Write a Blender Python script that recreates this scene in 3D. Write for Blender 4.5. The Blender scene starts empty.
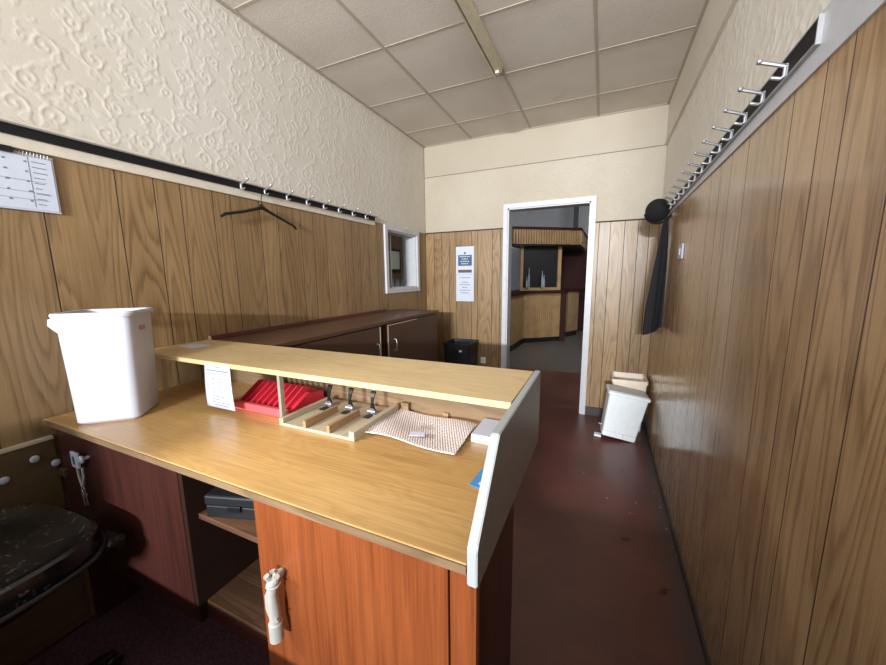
import bpy, bmesh, math, random
import numpy as np
from mathutils import Vector, Matrix
random.seed(7)
PI = math.pi
C = bpy.context.scene.collection
sc = bpy.context.scene

# ------------------------------------------------------------ camera
YAW, PITCH, ROLL, FPX, CH = 0.42443, -0.15645, -0.01026, 352.14, 1.39
fw = Vector((-math.sin(YAW)*math.cos(PITCH), math.cos(YAW)*math.cos(PITCH), math.sin(PITCH)))
rt = Vector((math.cos(YAW), math.sin(YAW), 0)); up = rt.cross(fw)
rt2 = rt*math.cos(ROLL)+up*math.sin(ROLL); up2 = -rt*math.sin(ROLL)+up*math.cos(ROLL)
cam = bpy.data.objects.new('camera', bpy.data.cameras.new('camera')); C.objects.link(cam)
cam.matrix_world = Matrix(((rt2.x, up2.x, -fw.x, 0), (rt2.y, up2.y, -fw.y, 0), (rt2.z, up2.z, -fw.z, CH), (0, 0, 0, 1)))
cam.data.sensor_fit = 'HORIZONTAL'; cam.data.sensor_width = 36; cam.data.lens = FPX*36/886; cam.data.clip_start = 0.02
sc.camera = cam

# ------------------------------------------------------------ world, lights, exposure
W = bpy.data.worlds.new('world'); sc.world = W; W.use_nodes = True
bg = W.node_tree.nodes['Background']; bg.inputs[0].default_value = (0.80, 0.90, 1.0, 1); bg.inputs[1].default_value = 0.6
sc.view_settings.view_transform = 'Standard'; sc.view_settings.look = 'None'
sc.view_settings.gamma = 1; sc.view_settings.exposure = 0.0; sc.view_settings.use_curve_mapping = False

def area(name, loc, target, sx, sy, power, col, spread=PI):
    l = bpy.data.lights.new(name, 'AREA'); l.shape = 'RECTANGLE'; l.size = sx; l.size_y = sy
    l.energy = power; l.color = col; l.spread = spread
    o = bpy.data.objects.new(name, l); C.objects.link(o); o.location = loc
    o.rotation_euler = (Vector(target)-Vector(loc)).to_track_quat('-Z', 'Y').to_euler(); return o
# low bright sky far outside the front window, over its sill
area('far_daylight', (0.3, -7.0, 2.42), (-0.6, 2.0, 0.6), 1.1, 0.12, 920, (0.93, 0.97, 1.0))
# soft daylight through the window opening behind the camera
area('window_daylight', (-0.7, -0.80, 1.95), (-0.7, 3, 2.75), 2.2, 1.6, 41, (0.91, 0.945, 1.0), 1.85)
# added fill spot, near left behind the camera, to brighten desk front and worktop
def spot(name, loc, target, power, col, size, blend, rad):
    l = bpy.data.lights.new(name, 'SPOT'); l.energy = power; l.color = col
    l.spot_size = size; l.spot_blend = blend; l.shadow_soft_size = rad
    o = bpy.data.objects.new(name, l); C.objects.link(o); o.location = loc
    o.rotation_euler = (Vector(target)-Vector(loc)).to_track_quat('-Z', 'Y').to_euler(); return o
spot('corner_fill_spot', (-1.36, -0.28, 1.60), (-0.62, 0.76, 0.82), 100, (1.0, 0.965, 0.91), 0.82, 1.0, 0.05)
# dim light in the bar room beyond the doorway
area('bar_lamp', (0.2, 5.2, 3.0), (-0.9, 9.0, 2.0), 0.9, 0.6, 52, (0.95, 0.95, 1.0))
area('hatch_room_lamp', (-3.3, 5.6, 2.6), (-3.6, 6.2, 0.5), 0.6, 0.6, 26, (0.9, 0.97, 1.0))

# ------------------------------------------------------------ materials
def srgb(r, g, b):
    f = lambda c: (c/255/12.92) if c/255 <= 0.04045 else ((c/255+0.055)/1.055)**2.4
    return (f(r), f(g), f(b), 1)
class NT:
    def __init__(s, name, rough=0.5, spec=0.5, metal=0.0):
        s.m = bpy.data.materials.new(name); s.m.use_nodes = True; s.t = s.m.node_tree; s.N = s.t.nodes
        s.b = s.N['Principled BSDF']; s.b.inputs['Roughness'].default_value = rough
        s.b.inputs['Specular IOR Level'].default_value = spec; s.b.inputs['Metallic'].default_value = metal
    def new(s, typ, **kw):
        n = s.N.new(typ)
        for k, v in kw.items():
            if k.startswith('i_'):
                k = k[2:]; k = int(k) if k.isdigit() else k.replace('_', ' ')
                n.inputs[k].default_value = v
            else: setattr(n, k, v)
        return n
    def link(s, a, b): s.t.links.new(a, b)
    def coords(s, scale=(1, 1, 1), off=None):
        tc = s.new('ShaderNodeTexCoord'); src = tc.outputs['Object']
        if off is not None:
            a = s.new('ShaderNodeVectorMath', operation='ADD'); s.link(src, a.inputs[0]); s.link(off, a.inputs[1]); src = a.outputs[0]
        m = s.new('ShaderNodeVectorMath', operation='MULTIPLY'); s.link(src, m.inputs[0]); m.inputs[1].default_value = scale
        return m.outputs[0]
    def noise(s, vec, scale, detail=3, rough=0.5, dist=0.0):
        n = s.new('ShaderNodeTexNoise'); n.inputs['Scale'].default_value = scale; n.inputs['Detail'].default_value = detail
        n.inputs['Roughness'].default_value = rough; n.inputs['Distortion'].default_value = dist
        s.link(vec, n.inputs['Vector']); return n.outputs[0]
    def ramp(s, fac, stops):
        r = s.new('ShaderNodeValToRGB'); e = r.color_ramp.elements
        while len(e) < len(stops): e.new(0.5)
        for k, (p, c) in enumerate(stops):
            e[k].position = p; e[k].color = c if len(c) == 4 else (*c, 1)
        s.link(fac, r.inputs[0]); return r.outputs[0]
    def mix(s, fac, a, b, blend='MIX'):
        n = s.new('ShaderNodeMix', data_type='RGBA', blend_type=blend)
        for sock, v in ((n.inputs[0], fac), (n.inputs[6], a), (n.inputs[7], b)):
            if hasattr(v, 'links'): s.link(v, sock)
            else: sock.default_value = v
        return n.outputs[2]
    def math(s, op, a, b=None):
        n = s.new('ShaderNodeMath', operation=op)
        for sock, v in ((n.inputs[0], a), (n.inputs[1], b)):
            if v is None: continue
            if hasattr(v, 'links'): s.link(v, sock)
            else: sock.default_value = v
        return n.outputs[0]
    def col(s, c):
        if hasattr(c, 'links'): s.link(c, s.b.inputs['Base Color'])
        else: s.b.inputs['Base Color'].default_value = c
    def bump(s, h, strength=0.3, dist=0.01):
        n = s.new('ShaderNodeBump'); n.inputs['Strength'].default_value = strength; n.inputs['Distance'].default_value = dist
        s.link(h, n.inputs['Height']); s.link(n.outputs[0], s.b.inputs['Normal'])

def plain(name, c, rough=0.5, metal=0.0, var=0.06, bump=0.0, spec=0.5, scale=25):
    n = NT(name, rough, spec, metal); f = n.noise(n.coords(), scale, 4)
    lo = tuple(x*(1-var*1.6) for x in c[:3])+(1,); hi = tuple(min(1, x*(1+var)) for x in c[:3])+(1,)
    n.col(n.ramp(f, [(0.3, lo), (0.7, hi)]))
    if bump: n.bump(n.noise(n.coords(), scale*8, 3), bump, 0.002)
    return n.m

def wood(name, dark, mid, light, axis='z', rough=0.35, width=7.0, length=0.55, rings=26, pid=False, spec=0.5, contrast=1.0, tone=0.16, coat=0.0, blotch=0.0):
    """contour lines of a stretched noise field give cathedral grain; axis is the grain direction"""
    n = NT(name, rough, spec)
    off = None
    if pid:
        at = n.new('ShaderNodeAttribute', attribute_name='plank'); 
        wn = n.new('ShaderNodeTexWhiteNoise', noise_dimensions='1D'); n.link(at.outputs['Fac'], wn.inputs['W'])
        vm = n.new('ShaderNodeVectorMath', operation='SCALE'); n.link(wn.outputs['Color'], vm.inputs[0]); vm.inputs['Scale'].default_value = 37.0
        off = vm.outputs[0]
    ax = 'xyz'.index(axis)
    def S(w, l): return tuple(l if k == ax else w for k in range(3))
    f = n.noise(n.coords(S(width, length), off), 1.0, 1.2, 0.4, 0.1)
    ph = n.math('MULTIPLY', f, float(rings))
    warp = n.noise(n.coords(S(60, 3), off), 1.0, 2); ph = n.math('ADD', ph, n.math('MULTIPLY', warp, 0.7))
    fr = n.math('FRACT', ph)
    fib = n.noise(n.coords(S(260, 5), off), 1.0, 3, 0.6)
    fl = n.noise(n.coords(S(5, 1.4), off), 1.0, 3)
    line = n.ramp(fr, [(0.0, (0, 0, 0)), (0.35, (.75, .75, .75)), (0.8, (1, 1, 1)), (1.0, (0.1, .1, .1))])
    v = n.math('ADD', n.math('MULTIPLY', line, 0.42*contrast), n.math('ADD', n.math('MULTIPLY', fib, 0.45), n.math('MULTIPLY', fl, 0.35)))
    c = n.ramp(v, [(0.30, dark), (0.62, mid), (0.95, light)])
    if pid:
        t = n.math('ADD', n.math('MULTIPLY', wn.outputs['Value'], tone*2), 1-tone)
        cc = n.new('ShaderNodeCombineColor')
        for k in range(3): n.link(t, cc.inputs[k])
        c = n.mix(1.0, c, cc.outputs[0], 'MULTIPLY')
    if blotch:
        bl = n.noise(n.coords((1, 1, 1)), 9, 4, 0.6)
        c = n.mix(n.ramp(bl, [(0.5, (0, 0, 0)), (0.72, (blotch,)*3)]), c, tuple(x*0.72 for x in mid[:3])+(1,))
    n.col(c); n.bump(v, 0.06, 0.002)
    rr = n.math('ADD', n.math('MULTIPLY', fl, 0.18), rough-0.09); n.link(rr, n.b.inputs['Roughness'])
    if coat:
        n.b.inputs['Coat Weight'].default_value = coat; n.b.inputs['Coat Roughness'].default_value = 0.12
    return n.m

M = {}
M['panel'] = wood('wood_panelling', srgb(102, 77, 49), srgb(150, 121, 84), srgb(180, 151, 112), 'z', rough=0.38, pid=True, width=6.5, length=0.7, rings=16, tone=0.13, contrast=0.55, blotch=0.25)
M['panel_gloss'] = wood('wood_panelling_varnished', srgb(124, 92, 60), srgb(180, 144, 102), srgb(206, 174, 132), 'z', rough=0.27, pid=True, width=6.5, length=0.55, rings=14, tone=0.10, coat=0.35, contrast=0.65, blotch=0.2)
M['groove'] = plain('groove_dark', srgb(62, 40, 22), 0.7)
M['laminate'] = wood('oak_laminate', srgb(164, 124, 74), srgb(210, 170, 108), srgb(228, 194, 136), 'x', rough=0.30, width=13, length=2.6, rings=12, contrast=0.13, blotch=0.35)
M['laminate_pale'] = wood('pale_oak_laminate', srgb(184, 156, 110), srgb(218, 190, 142), srgb(230, 206, 162), 'x', rough=0.42, width=14, length=1.5, rings=16, contrast=0.3, blotch=0.25)
M['ply'] = wood('raw_plywood', srgb(98, 76, 52), srgb(130, 104, 76), srgb(150, 124, 94), 'x', rough=0.6, width=8, length=0.9, rings=14, contrast=0.5, blotch=0.4)
M['holder_wood'] = wood('pale_softwood', srgb(160, 146, 120), srgb(188, 176, 150), srgb(204, 194, 170), 'y', rough=0.6, width=20, length=2, rings=8, contrast=0.3)
M['divider_wood'] = wood('tan_softwood', srgb(136, 104, 72), srgb(168, 134, 98), srgb(186, 154, 118), 'y', rough=0.6, width=20, length=2, rings=8, contrast=0.3)
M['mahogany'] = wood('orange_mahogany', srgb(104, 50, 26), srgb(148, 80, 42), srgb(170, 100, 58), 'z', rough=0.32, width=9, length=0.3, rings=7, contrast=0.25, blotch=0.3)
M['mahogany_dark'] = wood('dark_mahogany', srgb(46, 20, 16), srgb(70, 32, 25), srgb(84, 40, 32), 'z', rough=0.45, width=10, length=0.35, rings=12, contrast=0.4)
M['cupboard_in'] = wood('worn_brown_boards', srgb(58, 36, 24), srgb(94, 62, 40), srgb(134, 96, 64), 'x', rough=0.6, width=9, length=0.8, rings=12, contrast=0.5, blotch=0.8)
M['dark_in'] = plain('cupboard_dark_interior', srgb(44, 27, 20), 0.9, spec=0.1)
M['side_top'] = wood('sideboard_top_veneer', srgb(66, 44, 32), srgb(98, 68, 50), srgb(120, 88, 66), 'y', rough=0.4, width=10, length=0.6, rings=12, contrast=0.4)
M['side_brown'] = plain('sideboard_brown_board', srgb(84, 60, 46), 0.5, var=0.08, scale=6)
M['red_trim'] = plain('red_brown_trim', srgb(98, 50, 42), 0.5)
M['edge_pale'] = plain('pale_edging', srgb(206, 190, 160), 0.5)
M['grey_panel'] = plain('grey_laminate', srgb(110, 102, 94), 0.4, var=0.03)
M['grey_edge'] = plain('pale_grey_edging', srgb(168, 171, 170), 0.4, var=0.03)
M['white_paint'] = plain('white_gloss_paint', srgb(200, 200, 204), 0.4, var=0.04)
M['cream_paint'] = plain('cream_paint', srgb(214, 204, 186), 0.45, var=0.05)
M['black_rail'] = plain('black_rail', srgb(20, 20, 22), 0.65, spec=0.3)
M['chrome'] = plain('brushed_aluminium', srgb(178, 178, 180), 0.5, metal=0.85, var=0.05)
M['black_plastic'] = plain('black_plastic', srgb(22, 22, 24), 0.35)
M['grey_box'] = plain('dark_grey_enamel', srgb(27, 29, 32), 0.4)
M['white_plastic'] = plain('white_plastic', srgb(190, 189, 198), 0.42, var=0.03, scale=8)
M['cream_plastic'] = plain('cream_plastic', srgb(236, 222, 204), 0.45, var=0.03)
M['blue_white'] = plain('cool_white_plastic', srgb(240, 246, 248), 0.4, var=0.03)
M['grey_lid'] = plain('grey_lid_plastic', srgb(198, 202, 204), 0.4, var=0.03)
M['crate_black'] = plain('crate_plastic', srgb(34, 36, 40), 0.45)
M['red_plastic'] = plain('red_plastic', srgb(206, 48, 68), 0.4, var=0.08)
M['pink_plastic'] = plain('faded_red_plastic', srgb(226, 92, 96), 0.45, var=0.04)
M['paper'] = plain('white_paper', srgb(202, 207, 220), 0.7, var=0.02)
M['ink'] = plain('faded_grey_print', srgb(120, 130, 150), 0.7)
M['ink_dark'] = plain('dark_print', srgb(70, 76, 92), 0.7)
M['blue_print'] = plain('blue_grey_print', srgb(66, 92, 122), 0.6, var=0.2, scale=60)
M['brown_print'] = plain('brown_print', srgb(112, 70, 60), 0.6)
M['blue_card'] = plain('blue_card', srgb(70, 140, 200), 0.4, var=0.05)
M['rope'] = plain('white_rubber', srgb(176, 172, 166), 0.5, var=0.05)
M['felt'] = plain('black_felt', srgb(15, 15, 17), 0.9, bump=0.3)
M['cloth'] = plain('dark_navy_cloth', srgb(19, 20, 25), 0.85, bump=0.3)
M['leaf'] = plain('dry_red_leaf', srgb(120, 50, 42), 0.7)
M['flake'] = plain('pale_paint_flake', srgb(196, 180, 166), 0.7)
M['steel_strip'] = plain('thin_steel', srgb(190, 184, 172), 0.35, metal=0.6)
M['baseboard'] = plain('dark_grey_skirting', srgb(54, 50, 50), 0.5)
M['brown_board'] = wood('brown_hardboard', srgb(84, 66, 42), srgb(112, 90, 60), srgb(126, 104, 72), 'y', rough=0.5, width=8, length=0.5, rings=6, contrast=0.2)
M['glass_mirror'] = plain('dark_mirror', srgb(30, 32, 36), 0.08, metal=0.9, var=0.02)

def make_plaster(name, c, c2, bump, scale, mode='noise'):
    n = NT(name, 0.5, 0.4); P = n.coords()
    f = n.noise(P, 1.3, 4)
    n.col(n.ramp(f, [(0.3, c2), (0.7, c)]))
    a = n.noise(P, scale, 2, 0.5, 1.2); b = n.noise(P, scale*3.1, 2)
    h = n.math('ADD', n.ramp(a, [(0.42, (0, 0, 0)), (0.56, (1, 1, 1))]), n.math('MULTIPLY', b, 0.5))
    n.bump(h, bump, 0.006); return n.m
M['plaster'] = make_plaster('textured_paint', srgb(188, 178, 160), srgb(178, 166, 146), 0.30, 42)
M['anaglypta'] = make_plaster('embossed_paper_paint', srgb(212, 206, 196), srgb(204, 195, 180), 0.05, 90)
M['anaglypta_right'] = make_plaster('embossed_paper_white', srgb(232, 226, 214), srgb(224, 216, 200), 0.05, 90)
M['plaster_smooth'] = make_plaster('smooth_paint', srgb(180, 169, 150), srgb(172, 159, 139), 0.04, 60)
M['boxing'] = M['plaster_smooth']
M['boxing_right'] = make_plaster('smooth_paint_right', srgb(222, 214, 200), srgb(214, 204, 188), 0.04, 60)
def ceiling_mat():
    n = NT('ceiling_tile', 0.8, 0.3); P = n.coords()
    f = n.noise(P, 2.2, 4); c = n.ramp(f, [(0.25, srgb(204, 194, 181)), (0.7, srgb(218, 209, 197))])
    st = n.noise(P, 3.1, 5, 0.7); c = n.mix(n.ramp(st, [(0.66, (0, 0, 0)), (0.78, (0.5, 0.5, 0.5))]), c, srgb(150, 126, 96))
    n.col(c); n.bump(n.noise(P, 130, 3), 0.35, 0.004); return n.m
M['ceiling'] = ceiling_mat()
M['tbar'] = plain('ceiling_grid_bar', srgb(178, 166, 148), 0.6)
M['fixture'] = plain('yellowed_enamel', srgb(196, 186, 158), 0.45)
def lino():
    n = NT('red_brown_floor', 0.33, 0.5); P = n.coords()
    a = n.noise(P, 1.6, 5, 0.6); b = n.noise(P, 90, 3, 0.6)
    c = n.ramp(a, [(0.3, srgb(84, 46, 44)), (0.7, srgb(122, 70, 64))])
    c = n.mix(n.ramp(b, [(0.45, (0, 0, 0)), (0.75, (0.35,)*3)]), c, srgb(58, 36, 36))
    # grime band along the right wall
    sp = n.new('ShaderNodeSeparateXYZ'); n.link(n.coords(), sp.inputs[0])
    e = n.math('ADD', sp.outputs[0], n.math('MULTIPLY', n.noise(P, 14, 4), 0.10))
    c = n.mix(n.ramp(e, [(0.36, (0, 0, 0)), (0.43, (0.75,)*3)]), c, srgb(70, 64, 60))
    n.col(c); n.bump(b, 0.12, 0.002)
    n.link(n.math('ADD', n.math('MULTIPLY', a, 0.25), 0.26), n.b.inputs['Roughness']); return n.m
M['lino'] = lino()
M['bar_floor'] = plain('grey_vinyl', srgb(96, 92, 88), 0.45, var=0.1)
def carpet():
    n = NT('maroon_carpet', 0.95, 0.1); P = n.coords(); b = n.noise(P, 160, 3, 0.7)
    n.col(n.ramp(b, [(0.3, srgb(60, 36, 42)), (0.7, srgb(122, 88, 96))])); n.bump(b, 0.8, 0.006); return n.m
M['carpet'] = carpet()
def leather():
    n = NT('worn_black_vinyl', 0.22, 0.6); P = n.coords()
    a = n.noise(P, 9, 5, 0.7, 1.5); b = n.noise(P, 90, 3, 0.6)
    cr = n.math('MULTIPLY', n.ramp(a, [(0.56, (0, 0, 0)), (0.585, (1, 1, 1)), (0.60, (0, 0, 0))]), n.ramp(b, [(0.45, (0, 0, 0)), (0.6, (1, 1, 1))]))
    n.col(n.mix(cr, srgb(13, 13, 14), srgb(90, 88, 86))); n.bump(n.math('ADD', n.math('MULTIPLY', a, .8), n.math('MULTIPLY', b, .3)), 0.25, 0.006); return n.m
M['leather'] = leather()
def bubble():
    n = NT('bubble_wrap_film', 0.22, 0.6); n.col(srgb(222, 208, 202)); n.b.inputs['Transmission Weight'].default_value = 0.12; return n.m
M['bubble'] = bubble()
def fluted():
    n = NT('fluted_tan_wood', 0.5, 0.4); P = n.coords(); f = n.noise(P, 6, 3)
    n.col(n.ramp(f, [(0.3, srgb(140, 112, 76)), (0.7, srgb(164, 134, 94))])); return n.m
M['fluted'] = fluted()
M['bar_red'] = plain('dark_red_wood', srgb(50, 20, 17), 0.7, spec=0.2)
M['bar_wall'] = plain('blue_grey_wall', srgb(190, 192, 195), 0.7, var=0.05)
M['black_void'] = plain('black_bar_interior', srgb(14, 14, 15), 0.5)
M['bottle_glass'] = plain('clear_bottle', srgb(130, 136, 140), 0.12)

# ------------------------------------------------------------ mesh helpers
def bx(bm, x0, x1, y0, y1, z0, z1, bev=0.0):
    vs = [bm.verts.new((x, y, z)) for x in (x0, x1) for y in (y0, y1) for z in (z0, z1)]
    fs = [bm.faces.new([vs[i] for i in f]) for f in ((0, 1, 3, 2), (4, 6, 7, 5), (0, 4, 5, 1), (2, 3, 7, 6), (0, 2, 6, 4), (1, 5, 7, 3))]
    if bev:
        es = list({e for f in fs for e in f.edges})
        bmesh.ops.bevel(bm, geom=es, offset=bev, segments=2, affect='EDGES', profile=0.5)
    return bm
def box(*a, bev=0.0): return bx(bmesh.new(), *a, bev=bev)
def prism(bm, pts, axis, a, b):
    """pts 2D outline extruded along axis (0,1,2) from a to b"""
    def P(p, t):
        return {0: (t, p[0], p[1]), 1: (p[0], t, p[1]), 2: (p[0], p[1], t)}[axis]
    A = [bm.verts.new(P(p, a)) for p in pts]; B = [bm.verts.new(P(p, b)) for p in pts]
    bm.faces.new(A); bm.faces.new(B[::-1]); n = len(pts)
    for i in range(n): bm.faces.new((A[i], B[i], B[(i+1) % n], A[(i+1) % n]))
    return bm
def tube(bm, pts, r, seg=10, cap=True):
    pts = [Vector(p) for p in pts]; rs = r if isinstance(r, (list, tuple)) else [r]*len(pts); prev = None; rings = []
    for i, p in enumerate(pts):
        d = (pts[min(i+1, len(pts)-1)]-pts[max(i-1, 0)]).normalized()
        if prev is None: u = d.orthogonal().normalized()
        else: u = (prev-d*prev.dot(d)).normalized()
        prev = u; w = d.cross(u)
        rings.append([bm.verts.new(p+(u*math.cos(2*PI*k/seg)+w*math.sin(2*PI*k/seg))*rs[i]) for k in range(seg)])
    for a, b in zip(rings, rings[1:]):
        for k in range(seg): bm.faces.new((a[k], a[(k+1) % seg], b[(k+1) % seg], b[k]))
    if cap: bm.faces.new(rings[0][::-1]); bm.faces.new(rings[-1])
    return bm
def lathe(bm, prof, c=(0, 0, 0), seg=20, axis=2, sx=1, sy=1):
    rings = []
    for r, z in prof:
        ring = []
        for k in range(seg):
            a = 2*PI*k/seg; p = [r*math.cos(a)*sx, r*math.sin(a)*sy, z]
            if axis == 0: p = [p[2], p[0], p[1]]
            if axis == 1: p = [p[0], p[2], p[1]]
            ring.append(bm.verts.new((c[0]+p[0], c[1]+p[1], c[2]+p[2])))
        rings.append(ring)
    for a, b in zip(rings, rings[1:]):
        for k in range(seg): bm.faces.new((a[k], a[(k+1) % seg], b[(k+1) % seg], b[k]))
    bm.faces.new(rings[0][::-1]); bm.faces.new(rings[-1]); return bm
def loft(bm, loops, cap0=True, cap1=True):
    R = [[bm.verts.new(p) for p in L] for L in loops]; n = len(R[0])
    for a, b in zip(R, R[1:]):
        for k in range(n): bm.faces.new((a[k], a[(k+1) % n], b[(k+1) % n], b[k]))
    if cap0: bm.faces.new(R[0][::-1])
    if cap1: bm.faces.new(R[-1])
    return bm
def rrect(a, b, r, n=5):
    out = []
    for cx, cy, t in ((a-r, b-r, 0), (-a+r, b-r, PI/2), (-a+r, -b+r, PI), (a-r, -b+r, 1.5*PI)):
        for k in range(n+1):
            t2 = t+PI/2*k/n; out.append((cx+r*math.cos(t2), cy+r*math.sin(t2)))
    return out
def obj(name, bm, mat, parent=None, smooth=False, keep=False):
    if not keep: bmesh.ops.recalc_face_normals(bm, faces=bm.faces)
    me = bpy.data.meshes.new(name); bm.to_mesh(me); bm.free()
    for m in (mat if isinstance(mat, list) else [mat]): me.materials.append(m)
    if smooth:
        me.polygons.foreach_set('use_smooth', [True]*len(me.polygons))
        try: me.set_sharp_from_angle(angle=math.radians(35))
        except Exception: pass
    o = bpy.data.objects.new(name, me); C.objects.link(o)
    if parent:
        o.parent = parent
        # meshes are written in world coordinates: bring them into the parent's frame
        root = parent; inv = WM[root.name].inverted() if root.name in WM else Matrix()
        me.transform(inv); WM[o.name] = WM.get(root.name, Matrix())
    return o
WM = {}
def thing(name, label, cat, loc=(0, 0, 0), rz=0, group=None, local=False):
    o = bpy.data.objects.new(name, None); C.objects.link(o); o.location = loc; o.rotation_euler = (0, 0, rz)
    o.empty_display_size = 0.05; o['label'] = label; o['category'] = cat
    if group: o['group'] = group
    WM[o.name] = Matrix() if local else (Matrix.Translation(loc) @ Matrix.Rotation(rz, 4, 'Z'))
    return o
def tag(o, label, cat, group=None):
    o['label'] = label; o['category'] = cat
    if group: o['group'] = group
    return o
def struct(name, bm, mat, parent=None, smooth=False, keep=False):
    o = obj(name, bm, mat, parent, smooth, keep); o['kind'] = 'structure'; return o
def dup(root, loc, rz=None, label=None, scale=None):
    r = root.copy(); C.objects.link(r); r.location = loc
    if rz is not None: r.rotation_euler = (0, 0, rz)
    if label: r['label'] = label
    if scale: r.scale = scale
    for ch in list(root.children):
        c = ch.copy(); C.objects.link(c); c.parent = r
        for g in list(ch.children):
            d = g.copy(); C.objects.link(d); d.parent = c
    return r

XL, XR, YB, YF, ZC, ZD = -1.872, 0.425, 3.692, -0.35, 2.796, 1.877
ZDR = 1.862

# ------------------------------------------------------------ room shell
struct('floor', box(XL-0.1, XR+0.1, YF-0.2, 5.27, -0.1, 0), M['lino'])
struct('floor.001', box(-3.2, 2.6, 5.27, 10.4, -0.1, 0), M['bar_floor'])
struct('floor.002', box(XL+0.03, -0.36, YF, 1.20, 0.0, 0.008), M['carpet'])
struct('ceiling', box(XL-0.1, XR+0.1, YF-0.2, YB+0.1, ZC, ZC+0.1), M['ceiling'])
g = bmesh.new()
for x in (-1.317, -0.717, -0.117): bx(g, x-0.009, x+0.009, YF, YB, ZC-0.003, ZC)
for k in range(7):
    y = 3.273-0.6*k
    if y > YF: bx(g, XL, XR, y-0.009, y+0.009, ZC-0.0025, ZC)
for a in ((XL, XL+0.02, YF, YB), (XR-0.02, XR, YF, YB), (XL, XR, YB-0.02, YB)): bx(g, *a, ZC-0.005, ZC)
struct('trim_1', g, M['tbar'])

# left wall with a serving hatch
HY0, HY1, HZ0, HZ1 = 2.875, 3.455, 1.282, 1.832
g = bmesh.new(); x0, x1 = XL-0.15, XL-0.012
bx(g, x0, x1, YF-0.2, HY0, 0, ZC); bx(g, x0, x1, HY1, YB+0.1, 0, ZC); bx(g, x0, x1, HY0, HY1, 0, HZ0); bx(g, x0, x1, HY0, HY1, HZ1, ZC)
wl = struct('wall_left', g, M['plaster_smooth'])
g = bmesh.new(); x0, x1 = XR+0.012, XR+0.15
bx(g, x0, x1, YF-0.2, YB+0.1, 0, ZC)
wr = struct('wall_right', g, M['plaster'])
DX0, DX1, DZ = -0.925, -0.140, 2.07
g = bmesh.new(); y0, y1 = YB+0.012, YB+0.13
bx(g, XL-0.1, DX0, y0, y1, 0, ZC); bx(g, DX1, XR+0.1, y0, y1, 0, ZC); bx(g, DX0, DX1, y0, y1, DZ, ZC)
wb = struct('wall_back', g, M['plaster'])
# wall behind the camera with a wide window opening over a sill
g = bmesh.new()
bx(g, XL-0.1, XR+0.1, YF-0.15, YF, 0, 0.65); bx(g, XL-0.1, XR+0.1, YF-0.15, YF, 2.78, ZC); bx(g, XL-0.1, -1.78, YF-0.15, YF, 0.65, 2.78)
bx(g, 0.36, XR+0.1, YF-0.15, YF, 0.65, 2.78)
struct('wall_front', g, M['plaster_smooth'])

# plank panelling: every plank its own strip with small chamfers, one mesh per wall
def panelling(name, parent, seams, z0, z1, place, mat, holes=()):
    bm = bmesh.new(); lay = bm.verts.layers.float.new('plank'); d = 0.003; c = 0.0022
    for i, (a, b) in enumerate(zip(seams, seams[1:])):
        spans = [(z0, z1)]
        for h in holes:
            if a < h[1]-1e-4 and b > h[0]+1e-4: spans = [(z0, h[2]), (h[3], z1)]
        for s0, s1 in spans:
            if s1-s0 < 0.01: continue
            prof = [(a, -d), (a+c, 0), (b-c, 0), (b, -d)]
            A = [bm.verts.new(place(u, s0, w)) for u, w in prof]; B = [bm.verts.new(place(u, s1, w)) for u, w in prof]
            for v in A+B: v[lay] = i*1.37+0.5
            for k in range(3):
                f = bm.faces.new((A[k], A[k+1], B[k+1], B[k])); f.material_index = 0 if k == 1 else 1
    return struct(name, bm, [mat, M['groove']], parent)
def fill_seams(known, lo, hi, rnd):
    s = sorted(known); out = [lo]
    if s[0]-lo > 0.3:
        y = s[0]
        pre = []
        while y > lo+0.09: pre.append(y); y -= rnd.choice([0.10, 0.145, 0.2, 0.245])
        out += pre[::-1]+s[1:]
    else: out += s
    y = out[-1]
    while y < hi-0.09:
        y += rnd.choice([0.10, 0.14, 0.19, 0.1])
        if y < hi-0.05: out.append(y)
    return out+[hi]
rnd = random.Random(3)
sl = fill_seams([0.41, 0.622, 0.85, 0.99, 1.10, 1.255, 1.352, 1.532, 1.657, 1.84, 1.95, 2.077, 2.28, 2.37, 2.473, 2.6, 2.72, HY0-0.0, HY1, 3.56], YF, YB, rnd)
panelling('panelling', wl, sl, 0.0, ZD, lambda u, z, w: (XL+w, u, z), M['panel'], holes=((HY0, HY1, HZ0, HZ1),))
sr = fill_seams([0.65, 0.87, 1.034, 1.13, 1.28, 1.587, 1.767, 1.903, 2.05, 2.36, 2.66, 2.90, 3.24, 3.55], YF, YB, rnd)
panelling('panelling', wr, sr, 0.0, ZDR, lambda u, z, w: (XR-w, u, z), M['panel_gloss'])
panelling('panelling', wb, [XL, -1.768, -1.67, -1.583, -1.502, -1.317, -1.248, -1.086, -1.0, DX0], 0.0, ZD, lambda u, z, w: (u, YB-w, z), M['panel'])
o = panelling('panelling', wb, [DX1, -0.06, 0.035, 0.153, 0.262, 0.349, XR], 0.0, ZD, lambda u, z, w: (u, YB-w, z), M['panel'])
o['kind'] = 'structure'

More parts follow.
